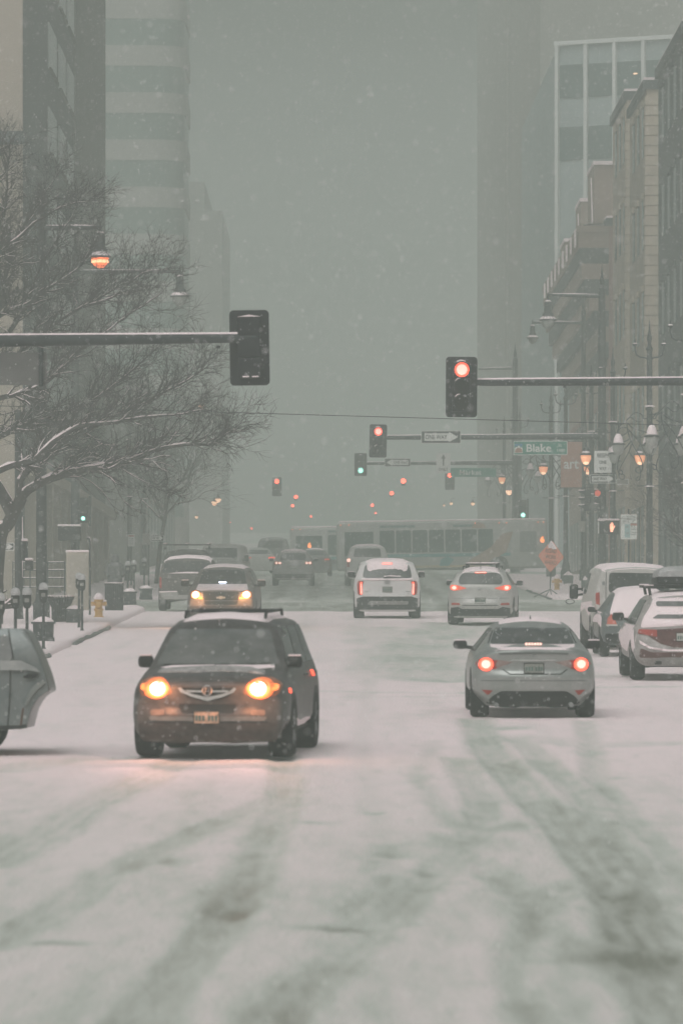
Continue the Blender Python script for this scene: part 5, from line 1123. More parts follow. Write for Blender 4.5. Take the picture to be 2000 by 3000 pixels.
ornate_post('ornate lamp post in the haze left of the orange banner', X(1613, 281), 281, (0, 0, 0, 0), full=False)
ornate_post('faint ornate lamp post in the haze under the one way sign arm, one globe lit', X(1525, 322), 324, (1, 0, 0, 0), full=False)
ornate_post('faintest ornate lamp post in the haze right of the red signal', X(1476, 356), 356, (0, 0, 0, 0), full=False)
ornate_post('left-side ornate lamp post behind the small white street sign', X(380, 262), 262, (0, 0, 0, 0), full=False, group='ornate lamp posts on the left kerb')
ornate_post('left-side ornate lamp post behind the hazy one way sign', X(424, 288), 288, (0, 0, 0, 0), full=False, group='ornate lamp posts on the left kerb')
bn = empty('banner', P(1672, 1362, 237.6)); tag(bn, 'orange street banner with the white word art', 'banner')
mb = MB(); mb.prism([(-.44, -.97), (.44, -.95), (.46, .98), (-.30, .96), (-.44, .60)], -.01, .01); mb.build('cloth', snowy('banner_cloth', (.42, .17, .10), .3, .8, 0, 3, 0, .5), bn)
text('art', .62, M_WHITE, bn, (0, -.018, .02), width=.62, bold=.012)
mb = MB(); mb.tube([(-.46, 0, .98), (.80, 0, .98)], .02, 6); mb.build('banner_rod', M_POLE, bn); mb = MB(); mb.tube([(-.46, 0, -.96), (.80, 0, -.96)], .02, 6); mb.build('banner_rod', M_POLE, bn)

# far signals: little heads on their own, lit red
far = [(811, 1426, 395, 1, 'hazy red signal hanging left of the road at the far crossing'), (1317, 1408, 395, 1, 'hazy red signal just below the white up-arrow sign')]
for u, v, Z, b, l in far: make_signal('traffic_signal', l, u, v, Z, .66, 1.3, lit=0, core=M_RED_FAR, on=M_RED_FAR)
proto = None; FG = 'distant red signals fading into the haze'
names = ['higher of the two red dots above the middle of the bus', 'lower left of the two red dots above the middle of the bus', 'upper of two tiny red dots above the white SUV', 'lower of two tiny red dots above the white SUV',
         'larger red dot right of the hazy left signal', 'smaller red dot right of the hazy left signal', 'lone red dot above the grey crossover', 'tiny red dot above the brown crossover', 'small red dot above the brown crossover, higher and further left']
for (u, v, Z), nm in zip([(1181, 1409, 440), (1147, 1445, 500), (1090, 1480, 540), (1100, 1503, 600), (867, 1456, 500), (857, 1482, 540), (911, 1513, 590), (737, 1548, 610), (672, 1530, 600)], names):
    if proto is None:
        root = empty('traffic_signal', P(u, v, Z)); mb = MB(); mb.rbox((0, .12, -.08), (.34, .22, .55), .03); mb.build('housing', M_SIGNAL, root)
        mb = MB(); mb.prism(disc(0, 0, .20), -.04, 0); mb.build('lens', M_RED_FAR, root); proto = root; o = root
    else:
        o = proto.copy(); COL.objects.link(o); o.location = P(u, v, Z)
        for ch in list(proto.children): d = ch.copy(); COL.objects.link(d); d.parent = o
        s = {1: .9, 2: .78, 3: .62, 4: .85, 5: .75, 6: .62, 7: .6, 8: .65}[names.index(nm)]; o.scale = (s, s, s)
    tag(o, 'distant signal, '+nm, 'traffic signal', FG)
# green lit signals by the bus and left crossing
def green(label, u, v, Z, r=.13):
    root = empty('traffic_signal', P(u, v, Z)); tag(root, label, 'traffic signal')
    mb = MB(); [mb.rbox((0, .12, k*.33), (.38, .22, .32), .03) for k in (0, 1, 2)]; mb.build('housing', M_SIGNAL, root)
    mb = MB(); mb.prism(disc(0, 0, r), -.03, .0); l_ = mb.build('lens', M_GREEN_ON, root); mb = MB(); mb.prism(disc(0, 0, r*.75), -.045, -.032); mb.build('lens_core', mat('green_core', (1, 1, 1)), l_)
    for k in (1, 2): mb = MB(); mb.prism(disc(0, k*.33, r), -.03, .0); mb.build('lens', M_LENS_OFF, root)
    mb = MB(); mb.rbox((.26, .1, .3), (.12, .06, 1.2), .02); mb.build('bracket', M_POLE, root)
green('bright green signal low on the right above the bus end', 1531, 1509, 312); green('small green signal beside the left crossing pole', 244, 1519, 225, .085)
# far warm street lamps
wp = None
for i, (u, v, Z, nm) in enumerate([(1384, 1473, 430, 'rightmost warm lamp dot above the bus'), (1300, 1479, 480, 'left lower warm lamp dot above the bus'), (1321, 1473, 450, 'middle warm lamp dot above the bus'), (628, 1470, 400, 'lower left of two bright pinkish lamps above the work vans'), (639, 1461, 400, 'upper right of two bright pinkish lamps above the work vans'),
        (247, 1411, 260, 'warm lamp glowing behind the left crossing pole'), (576, 1513, 400, 'tiny amber lamp above the work vans'), (590, 1186, 300, 'small lit lamp among the tree twigs'), (1490, 1437, 330, 'orange lamp left of the green signal')]):
    if wp is None:
        wp = o = empty('street_lamp', P(u, v, Z)); mb = MB(); mb.lathe([(.22, 0), (.2, -.12), (.12, -.25), (.02, -.3)], n=12); mb.build('lamp_globe', M_WARMCORE, o)
        mb = MB(); mb.lathe([(.24, 0), (.24, .04), (.12, .12), (.05, .3), (.02, .34)], n=12); mb.build('lamp_hood', M_POLE, o)
        mb = MB(); mb.tube([(0, 0, .3), (0, 0, .55), (.5, 0, .6)], .03, 6); mb.build('lamp_arm', M_POLE, o)
    else:
        o = wp.copy(); COL.objects.link(o); o.location = P(u, v, Z)
        for ch in wp.children: d = ch.copy(); COL.objects.link(d); d.parent = o
    s = (.7, .5, .6, .95, .95, 1.0, .5, .7, .9)[i]; o.scale = (s, s, s); tag(o, nm, 'street lamp', 'small lit lamps in the haze')

# overhead cable
mb = MB(); pts = [P(-500+i*3100/40, 1175+(i/40)*3100*.0285, 150) for i in range(41)]; o0 = pts[0].copy()
mb.tube([p-o0 for p in pts], .011, 5); cb = mb.build('cable', M_DARK, None, loc=o0); tag(cb, 'thin black cable strung across the street above the signals', 'cable')

# ------------------------------------------------------------------ kerbside furniture
def meter(u, s, label, double=False, vtop=None):
    Z = F/s; root = empty('parking_meter', (X(u, Z), Z, G(Z)+.15)); tag(root, label, 'parking meter', 'parking meters along the left kerb')
    mb = MB(); mb.lathe([(.06, 0), (.035, .04), (.03, 1.0), (.05, 1.02)], n=10); mb.build('post', M_POLE, root)
    mb = MB(); mb.prism(roundp([(-.055, 1.0), (.055, 1.0), (.085, 1.08), (.085, 1.24), (.06, 1.33), (-.06, 1.33), (-.085, 1.24), (-.085, 1.08)], .03), -.06, .06); mb.build('head', M_DARK, root)
    mb = MB(); mb.lathe([(.095, 1.27), (.10, 1.33), (.08, 1.39), (.04, 1.42), (.005, 1.43)], n=14); mb.build('snow_cap', snowy('meter_cap_snow', (.25, .26, .26), .6, .7, 0, 9, 0, .5), root)
    mb = MB(); mb.prism(rrect(-.045, .045, 1.12, 1.20, .01), -.068, -.06); mb.build('dial', mat('meter_dial', (.25, .25, .23), .3, nscale=9, namt=.1), root); return root
for i, (u, s, l) in enumerate([(46, 147, 'dark parking meter at the foot of the dark pole, behind the silver car'), (80, 146, 'parking meter right of the dark pole, behind the silver car'), (1, 158, 'parking meter cut by the left edge'), (128, 136, 'snow-capped parking meter in front of the nearest planter'),
                                (232, 114, 'left meter of the pair in front of the tall pale cabinet'), (241, 116.5, 'right meter of the pair in front of the tall pale cabinet'), (375, 88, 'left meter of the distant pair beside the far planters'), (393, 86.5, 'right meter of the distant pair beside the far planters'), (423, 80.5, 'farthest meter next to the boxy dark van')]): meter(u, s, l)
def planter(u, v, w_, h, label):
    s = (v-1527)/2.75; Z = F/s; root = empty('planter', (X(u, Z), Z, G(Z)+.15)); tag(root, label, 'planter', 'dark planters along the left kerb')
    mb = MB(); a = w_/2; mb.add([(-a*.86, -a*.86, 0), (a*.86, -a*.86, 0), (a*.86, a*.86, 0), (-a*.86, a*.86, 0), (-a*.92, -a*.92, h*.9), (a*.92, -a*.92, h*.9), (a*.92, a*.92, h*.9), (-a*.92, a*.92, h*.9)], [(0, 1, 5, 4), (1, 2, 6, 5), (2, 3, 7, 6), (3, 0, 4, 7), (3, 2, 1, 0), (4, 5, 6, 7)])
    mb.build('tub', M_POLE, root, False); mb = MB(); mb.rbox((0, 0, h*.93), (w_*1.08, w_*1.08, h*.1), .02); mb.build('rim', M_POLE, root)
    mb = MB(); mb.lathe([(a*.95, h*.98), (a*.9, h*1.06), (a*.5, h*1.2), (a*.05, h*1.26)], n=12); mb.build('snow_heap', M_SNOW, root)
    mb = MB(); mb.rbox((0, 0, .05), (w_*.98, w_*.98, .1), .02); mb.build('foot', M_POLE, root)
planter(128, 1880, .50, .46, 'nearest dark square planter heaped with snow'); planter(219, 1825, .46, .38, 'dark planter right of the flared bin'); planter(381, 1772, .44, .44, 'dark planter right of the round slatted bin'); planter(428, 1757, .46, .40, 'farthest dark planter near the boxy dark van')
def bin_(u, v, r0, r1, h, label, n=26):
    s = (v-1527)/2.75; Z = F/s; root = empty('litter_bin', (X(u, Z), Z, G(Z)+.15)); tag(root, label, 'litter bin')
    mb = MB(); mb.lathe([(r0*.9, 0), (r0*.92, h*.5), (r1*.86, h*.93), (r1*.84, h*.93), (r0*.8, .1)], n=24); mb.build('liner', M_BLACK, root)
    mb = MB()
    for k in range(n):
        a = 2*math.pi*k/n; c_, s_ = math.cos(a), math.sin(a)
        mb.tube([(r0*c_, r0*s_, 0), (r0*1.02*c_, r0*1.02*s_, h*.55), (r1*.95*c_, r1*.95*s_, h*.9), (r1*1.05*c_, r1*1.05*s_, h*1.0)], [.022, .022, .020, .012], 5)
    for zz, rr in ((.05, r0), (h*.62, r0*1.04), (h*.9, r1*.96)): mb.tube([(rr*math.cos(R(t)), rr*math.sin(R(t)), zz) for t in range(0, 361, 15)], .02, 5)
    mb.build('slatted_shell', M_POLE, root)
    mb = MB(); mb.tube([(r1*1.02*math.cos(R(t)), r1*1.02*math.sin(R(t)), h*.995) for t in range(0, 361, 15)], .016, 5); mb.build('snow_rim', M_SNOW, root)
bin_(178, 1824, .22, .36, .72, 'flared slatted litter bin left of the tall pale cabinet'); bin_(335, 1790, .26, .28, .86, 'round slatted litter bin behind the yellow hydrant')
def hydrant(u, v, h, label, mm):
    s = (v-1527)/2.75; Z = F/s; root = empty('fire_hydrant', (X(u, Z), Z, G(Z)+.12)); tag(root, label, 'fire hydrant'); k = h/.75
    mb = MB(); mb.lathe([(.16*k, 0), (.16*k, .05*k), (.12*k, .07*k), (.12*k, .22*k), (.15*k, .24*k), (.15*k, .28*k), (.11*k, .30*k), (.115*k, .50*k), (.15*k, .52*k), (.14*k, .58*k), (.09*k, .66*k), (.03*k, .69*k), (.03*k, .73*k)], n=18); mb.build('barrel', mm, root)
    for sg in (-1, 1):
        mb = MB(); mb.lathe([(.06*k, sg*.09*k), (.06*k, sg*.18*k), (.075*k, sg*.18*k), (.07*k, sg*.23*k), (.02*k, sg*.25*k)], (0, 0, .44*k), 12, 'X'); mb.build('side_cap', mm, root)
    mb = MB(); mb.lathe([(.08*k, -.09*k), (.08*k, -.17*k), (.095*k, -.17*k), (.09*k, -.22*k), (.02*k, -.24*k)], (0, 0, .42*k), 12, 'Y'); mb.build('front_cap', mm, root)
    mb = MB(); mb.lathe([(.15*k, .57*k), (.16*k, .62*k), (.12*k, .70*k), (.05*k, .77*k), (.01*k, .78*k)], n=14); mb.rbox((.18*k, 0, .53*k), (.12*k, .1*k, .06*k), .02); mb.rbox((-.18*k, 0, .52*k), (.10*k, .1*k, .04*k), .015); mb.build('snow_cap', M_SNOW, root)
HY = mat('hydrant_yellow', (.62, .36, .10), .5, nscale=9, namt=.15)
hydrant(290, 1808, .70, 'yellow fire hydrant capped with snow at the left kerb corner', HY); hydrant(1630, 1728, .62, 'yellow fire hydrant in the snow below the orange diamond sign', HY)
def topbox(u, v, w_, h, label):
    s = (v-1527)/2.75; Z = F/s; root = empty('newspaper_box', (X(u, Z), Z, G(Z)+.12)); tag(root, label, 'newspaper box')
    mb = MB(); mb.rbox((0, 0, h*.58), (w_, w_, h*.84), .03); mb.build('cabinet', M_POLE, root)
    mb = MB(); mb.rbox((0, -w_/2, h*.65), (w_*.75, .02, h*.4), .008); mb.build('door', M_GLASS, root)
    mb = MB(); [mb.box((a*w_*.4, b*w_*.4, h*.09), (.05, .05, h*.18)) for a in (-1, 1) for b in (-1, 1)]; mb.build('leg_frame', M_POLE, root)
    mb = MB(); mb.add([(-w_*.56, -w_*.56, h), (w_*.56, -w_*.56, h), (w_*.56, w_*.56, h), (-w_*.56, w_*.56, h), (-w_*.4, -w_*.4, h+.06), (w_*.4, -w_*.4, h+.06), (w_*.4, w_*.4, h+.06), (-w_*.4, w_*.4, h+.06), (0, 0, h+.19)], [(3, 2, 1, 0), (0, 1, 5, 4), (1, 2, 6, 5), (2, 3, 7, 6), (3, 0, 4, 7), (4, 5, 8), (5, 6, 8), (6, 7, 8), (7, 4, 8)]); mb.build('snow_cap', M_SNOW, root, False)
topbox(1663, 1712, .42, .42, 'newspaper box under a peaked snow cap right of the right-hand hydrant'); topbox(1712, 1724, .26, .36, 'smaller snow-topped newspaper box beside the parked van mirror')
root = empty('utility_cabinet', (X(229, 175), 175, G(175)+.14)); tag(root, 'tall pale utility cabinet with snow on top behind the pair of meters', 'cabinet')
mb = MB(); mb.rbox((0, 0, .90), (.70, .55, 1.80), .04); mb.build('body', mat('cabinet_beige', (.40, .36, .30), .6, nscale=3, namt=.1), root)
mb = MB(); mb.rbox((.02, -.285, .92), (.56, .02, 1.6), .008); mb.build('door', mat('cabinet_door', (.36, .33, .28), .6, nscale=3, namt=.1), root)
mb = MB(); mb.rbox((0, 0, 1.83), (.72, .57, .07), .03); mb.build('snow_cap', M_SNOW, root)
root = empty('flag_pole', (X(264, 166), 166, G(166)+.12)); tag(root, 'thin pole with a hooked snowy top right of the tall pale cabinet', 'pole')
mb = MB(); z = P(0, 1576, 166).z-G(166)-.12; mb.tube([(0, 0, 0), (0, 0, z-.1), (-.02, 0, z-.02), (-.08, 0, z)], .032, 8); mb.build('post', M_POLE, root); mb = MB(); mb.tube([(.02, 0, z-.7), (.02, 0, z-.05), (-.02, 0, z+.02), (-.09, 0, z+.02)], .014, 6); mb.build('snow_strip', M_SNOW, root)
# dark slim pole at left with signs
root = empty('utility_pole', (X(56, 160), 160, G(160)+.12)); tag(root, 'dark slim pole at far left half hidden by the tree branches', 'pole')
mb = MB(); mb.lathe([(.15, 0), (.13, .1), (.12, .3), (.115, 5.8), (.05, 5.9)], n=14); mb.build('shaft', M_POLE, root)
mb = MB(); mb.tube([(.10, -.05, 1.2), (.11, -.05, 2.2), (.10, -.06, 2.9)], [.012, .03, .012], 6); mb.build('snow_strip', M_SNOW, root)
for (u, v, a, b, l) in ((73, 1614, .17, .55, 'narrow dark signal box on the far left dark pole'), (86, 1656, .22, .27, 'small dark box low on the far left dark pole')): ped(l, u, v, 159.6, a, b, False)
ped('wide dark signal box capped with thick snow on the left crossing pole', 204, 1563, 199.3, .80, .50, False)
one_way('one way sign cut by the left edge behind the tree trunk', -14, 43, 1590, 1613, 166)
sa, wa, ha = panel('street_sign', 'small white parking sign on the left-side ornate post', 'sign', 375, 395, 1565, 1601, 240, M_WHITE, None, .02); rect_on(sa, wa, ha, -.4, .4, .30, .42, M_PRED, -.016)
for zz in (.15, 0, -.15, -.3): rect_on(sa, wa, ha, -.35, .35, zz, zz+.04, M_PGREY, -.016)
panel('street_sign', 'plain pale sign left of the hazy one way sign', 'sign', 417, 440, 1563, 1596, 240, mat('sign_beige', (.3, .3, .3)), None, .02)
one_way('small hazy one way sign above the left planters', 442, 481, 1567, 1586, 240)
sign_post(385, 1560, 240.2, 'dark post under the small white parking sign on the left'); sign_post(436, 1558, 240.2, 'dark post holding the plain pale sign and small one way sign')
# snow-lined railing
root = empty('railing', (-10.9, 192, G(192)+.12)); tag(root, 'low dark railing with snow along its bars behind the left bins', 'railing')
for zz in (.55, .85, 1.12, 1.38):
    mb = MB(); mb.tube([(0, 0, zz), (1.75, 0, zz)], .018, 6); rl = mb.build('rail', M_POLE, root); mb = MB(); mb.tube([(.02, 0, zz+.028), (1.72, 0, zz+.028)], .014, 6); mb.build('snow_strip', M_SNOW, rl)
for xx in (0, .58, 1.17, 1.75): mb = MB(); mb.tube([(xx, 0, 0), (xx, 0, 1.42)], .025, 6); mb.build('upright', M_POLE, root)
mb = MB(); mb.rbox((0, 0, .06), (.30, .22, .12), .03); o = mb.build('debris_chunk', M_DARK, None, loc=P(1570, 1822, 165)); o.location.z = G(165)+.0; o.location.x = X(1570, 165); tag(o, 'dark chunk of debris lying on the snow right of the silver crossover', 'debris')

# ------------------------------------------------------------------ buildings
M_BEIGE = mat('wall_beige', (.36, .31, .26), .85, nscale=.4, namt=.08); M_SLATE = mat('wall_slate', (.07, .08, .085), .8, nscale=.3, namt=.12); M_BRN = mat('wall_brown_grey', (.11, .11, .10), .85, nscale=.3, namt=.1)
M_PALEG = mat('glass_sky_reflection', (.36, .40, .39), .3, nscale=.5, namt=.08); M_DGLASS = mat('glass_dark', (.05, .08, .08), .2, nscale=.5, namt=.2)  # pale glass has the sky's reflection put into its base colour
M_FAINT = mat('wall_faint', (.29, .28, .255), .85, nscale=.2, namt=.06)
def bld(name, label, loc): r_ = empty(name, loc); tag(r_, label, 'building'); return r_
def bx(root, name, x0, x1, y0, y1, z0, z1, m, parent=None):
    o = root.location; mb = MB(); mb.box(((x0+x1)/2-o.x, (y0+y1)/2-o.y, (z0+z1)/2-o.z), (x1-x0, y1-y0, z1-z0)); return mb.build(name, m, parent or root, False)
g0 = G(200)
b = bld('office_building', 'dark slab building at upper left with zigzag pale windows and a beige end wall', (-11, 200, g0))
bx(b, 'street_wall', -34, -11.0, 200.3, 270, g0, 52, M_SLATE); bx(b, 'end_wall', -34, -11.02, 199.9, 200.3, g0-.5, 52, M_BEIGE)
bx(b, 'corner_panel', -11.0, -10.93, 238.6, 269.8, 9.5, 51.9, M_BRN)
for k in range(14):
    z = 25.1-3.22*4+3.22*k
    for y0, y1 in ((217.2, 223.2), (225.2, 230.6), (232.2, 238)):
        w_ = bx(b, 'window', -11.0, -10.95, y0, y1, z, z+1.72, M_PALEG); bx(b, 'sill', -10.95, -10.86, y0, y1, z-.12, z-.002, M_BRN, w_)
for y0 in np.arange(201, 270, 5.8): bx(b, 'pilaster', -11.0, -10.6, y0, y0+1.3, g0, 9.0, M_BEIGE)
for y0 in np.arange(202.5, 269, 5.8): bx(b, 'shop_window', -11.0, -10.9, y0+.2, y0+4.0, g0+1.2, 8.2, M_DGLASS)
bx(b, 'cornice', -34, -10.4, 200.35, 270, 9.0, 9.4, M_BEIGE); bx(b, 'canopy', -13.6, -10.9, 198.9, 199.85, 20.6, 21.0, M_SLATE)
def rr_plan(x0, x1, y0, y1, r, n=8):
    p = [(x0, y1), (x0, y0)]+[(x1-r+r*math.cos(R(a)), y0+r+r*math.sin(R(a))) for a in np.linspace(-90, 0, n)]+[(x1, y1)]; return p
b = bld('tower', 'hazy banded office tower with a rounded corner behind the dark slab building', (-12, 427, G(427)))
M_SPAN = mat('tower_concrete', (.40, .39, .37), .8, nscale=.2, namt=.06); M_BAND = mat('tower_band', (.16, .22, .20), .3, nscale=.2, namt=.12)
for k in range(-12, 6):
    z = 48.2+3.54*k-G(427)
    if z < 0: continue
    mb = MB(); mb.prismz([(x_+12, y_-427) for x_, y_ in rr_plan(-44, -11.42, 427.08, 441, 2.4)], z, z+2.0); mb.build('window_band', M_BAND, b, True)
    mb = MB(); mb.prismz([(x_+12, y_-427) for x_, y_ in rr_plan(-44, -11.3, 427, 441, 2.7)], z+2.0, z+3.54); mb.build('spandrel', M_SPAN, b, True)
mb = MB()
mb = MB(); mb.prismz([(x_+12, y_-427) for x_, y_ in rr_plan(-44, -11.4, 427.1, 441, 2.5)], 0, 48.2-3.54*9-G(427)-.02) ; mb.build('base', M_SPAN, b)
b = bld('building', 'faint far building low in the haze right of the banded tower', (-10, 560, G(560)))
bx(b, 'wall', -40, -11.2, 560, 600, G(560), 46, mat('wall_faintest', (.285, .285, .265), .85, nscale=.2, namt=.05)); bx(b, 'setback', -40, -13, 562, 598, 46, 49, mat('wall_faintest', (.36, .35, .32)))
b = bld('building', 'low hazy block behind the left kerb beyond the dark slab building', (-11, 290, G(290)))
bx(b, 'wall', -30, -11.2, 324, 395, G(324), 19, M_BRN)
for y0 in np.arange(326, 392, 6): bx(b, 'window', -11.2, -11.1, y0, y0+3.5, 9, 12, M_DGLASS); 
for y0 in np.arange(326, 392, 6): bx(b, 'window', -11.2, -11.1, y0, y0+3.5, 13.5, 16.5, M_DGLASS)
# right side
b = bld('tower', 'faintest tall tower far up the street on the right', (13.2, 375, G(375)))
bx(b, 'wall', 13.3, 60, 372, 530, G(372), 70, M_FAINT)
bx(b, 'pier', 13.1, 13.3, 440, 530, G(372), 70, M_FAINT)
# blue white curtain wall block, turned towards the crossing
b = bld('office_building', 'pale blue glass block with white mullions and a stepped snowy roofline at upper right', (13.0, 335, G(335)))
b.rotation_euler = (0, 0, R(-30))
zt_ = P(0, 122, 335).z-G(335); M_BLUEG = mat('spandrel_blue', (.30, .36, .36), .4, nscale=.3, namt=.06); M_WIN2 = mat('window_teal', (.06, .10, .10), .2, nscale=.4, namt=.25); M_MULL = mat('mullion_white', (.62, .64, .62), .6, nscale=1, namt=.05)
def lb(name, x0, x1, y0, y1, z0, z1, m, parent=None):
    mb = MB(); mb.box(((x0+x1)/2, (y0+y1)/2, (z0+z1)/2), (x1-x0, y1-y0, z1-z0)); return mb.build(name, m, parent or b, False)
lb('wall', 0, 24, .1, 12, 0, zt_-.25, M_BLUEG)
bayw = 1.90
for i in range(13): lb('mullion', i*bayw-.11, i*bayw+.11, -.16, .1, 0, zt_-.05, M_MULL)
for i in range(5):
    for k in range(2 if i < 3 else 1):
        z1 = zt_-1.4-3.66*k; w_ = lb('window', i*bayw+.13, (i+1)*bayw-.13, .02, .1, z1-1.95, z1, M_WIN2)
        if i in (2, 3) and k == 0: lb('ceiling_light', i*bayw+1.2, i*bayw+1.45, -.0, .018, z1-.78, z1-.70, M_WARMCORE, w_)
lb('roof_edge', -.15, 24, -.20, 12, zt_-.24, zt_, M_MULL)
mb = MB(); mb.add([(-.0, .1, 0), (-.05, .1, zt_-.3), (-27, 46, zt_-.3), (-27, 46, 0), (3, 12, 0), (3, 12, zt_-.3), (-20, 50, zt_-.3), (-20, 50, 0)], [(0, 1, 2, 3), (4, 7, 6, 5), (1, 5, 6, 2), (0, 4, 5, 1), (0, 3, 7, 4), (3, 2, 6, 7)])
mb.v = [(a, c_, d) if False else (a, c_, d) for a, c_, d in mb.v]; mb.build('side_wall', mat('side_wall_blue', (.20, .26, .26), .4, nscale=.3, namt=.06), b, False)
# brick row along the right kerb
M_BRK1 = mat('brick_brown', (.30, .225, .19), .9, nscale=.6, namt=.12); M_BRK2 = mat('brick_tan', (.40, .33, .26), .9, nscale=.6, namt=.10); M_BRK3 = mat('brick_dark', (.055, .065, .07), .85, nscale=.4, namt=.12); M_BRK4 = mat('brick_red', (.30, .17, .15), .9, nscale=.6, namt=.12)
M_QUOIN = mat('quoin_stone', (.52, .44, .35), .85, nscale=2, namt=.12)
def brick(label, y0, y1, ztop, m, front_m, quoin=True, x=13.0, floors=6, win=None):
    b = bld('brick_building', label, (x, y0, G(y0))); bx(b, 'street_wall', x, x+22, y0+.3, y1, G(y0)-.5, ztop-.5, m); bx(b, 'end_wall', x+.01, x+22, y0, y0+.3, G(y0)-.5, ztop-.5, front_m)
    bx(b, 'parapet', x-.15, x+22, y0-.1, y1, ztop-.5, ztop-.12, M_BRK3); pr = bx(b, 'roof_snow', x-.1, x+22, y0, y1, ztop-.12, ztop, M_SNOW)
    if quoin:
        mb = MB()
        for k in range(int((ztop-G(y0))/.42)-2):
            w_ = .55 if k % 2 else .85; z = G(y0)+.42*k+.4; mb.box((.06+w_/2-.1, -.04, z-G(y0)), (w_, .10, .38)); mb.box((-.03, .4 if k % 2 else .6, z-G(y0)), (.06, .7 if k % 2 else 1.1, .38))
        mb.build('quoins', M_QUOIN, b, False)
    n = max(1, int((y1-y0-2)/3.4))
    for f in range(floors):
        z = ztop-3.2-3.9*f
        if z < G(y0)+4: break
        for i in range(n):
            ya = y0+1.6+i*(y1-y0-2)/n; w_ = bx(b, 'window', x-.04, x, ya, ya+1.3, z, z+2.1, win or M_DGLASS); bx(b, 'lintel', x-.12, x-.041, ya-.15, ya+1.45, z+2.1, z+2.35, front_m, w_)
    for i in range(n):
        ya = y0+1.0+i*(y1-y0-1.5)/n; bx(b, 'shop_window', x-.05, x, ya, ya+2.2, G(y0)+1, G(y0)+3.6, M_DGLASS)
    return b
brick('dark building cut by the right edge with a steep snowless roofline', 192+20, 230, 26.4, M_BRK3, M_BRK3, False)
brick('tan brick building with pale corner quoins next to the dark right-edge building', 239, 252.4, 26.9, M_BRK2, M_QUOIN)
brick('slightly farther tan brick building with a flat snowy top behind the quoined one', 255, 268, 28.0, M_BRK2, M_QUOIN)
b = brick('old reddish building with a heavy cornice and snowy gable blocks below the glass block', 272, 318, 23.6, M_BRK1, M_BRK4, False, floors=4)
for k in range(9):
    y0 = 273+k*5; br = bx(b, 'cornice_bracket', 11.42, 11.49, y0, y0+1.0, 22.2, 23.0, M_SNOW)
bx(b, 'cornice', 11.5, 13.0, 271.8, 318, 22.8, 23.1, M_BRK1)
for i_ in range(8):
    t_ = i_/8; bx(b, 'cornice_moulding', 13.0-1.45*math.cos(t_*math.pi/2)+.02*i_, 13.0, 271.85+.01*i_, 318-.01*i_, 22.8-.75*(i_+1), 22.8-.75*i_-.002, M_BRK3 if i_ % 2 else M_BRK1); bx(b, 'cornice_snow', 11.82, 12.8, 272, 317.9, 23.1, 23.22, M_SNOW)
for (ya, yb_, z1) in ((274, 281, 26.2), (289, 295, 25.6), (309, 315, 25.0)):
    gbl = bx(b, 'gable', 12.4, 13.4, ya, yb_, 23.22, z1, M_BRK1); bx(b, 'gable_snow', 12.35, 13.4, ya-.1, yb_+.1, z1, z1+.18, M_SNOW, gbl)
    o_ = b.location; mb = MB(); mb.add([(12.36-o_.x, ya+1-o_.y, 23.5-o_.z), (12.36-o_.x, ya+2.2-o_.y, 23.5-o_.z), (12.36-o_.x, ya+3.2-o_.y, z1-.4-o_.z), (12.36-o_.x, ya+2.8-o_.y, z1-.4-o_.z), (12.40-o_.x, ya+1-o_.y, 23.5-o_.z), (12.40-o_.x, ya+2.2-o_.y, 23.5-o_.z), (12.40-o_.x, ya+3.2-o_.y, z1-.4-o_.z), (12.40-o_.x, ya+2.8-o_.y, z1-.4-o_.z)], [(0, 1, 2, 3), (7, 6, 5, 4), (0, 4, 5, 1), (1, 5, 6, 2), (2, 6, 7, 3), (3, 7, 4, 0)]); mb.build('snow_streak', M_SNOW, gbl, False)
brick('low hazy block along the right kerb beyond the Market sign', 345, 420, 17, M_BRK1, M_BRK1, False, x=13.1, floors=2)

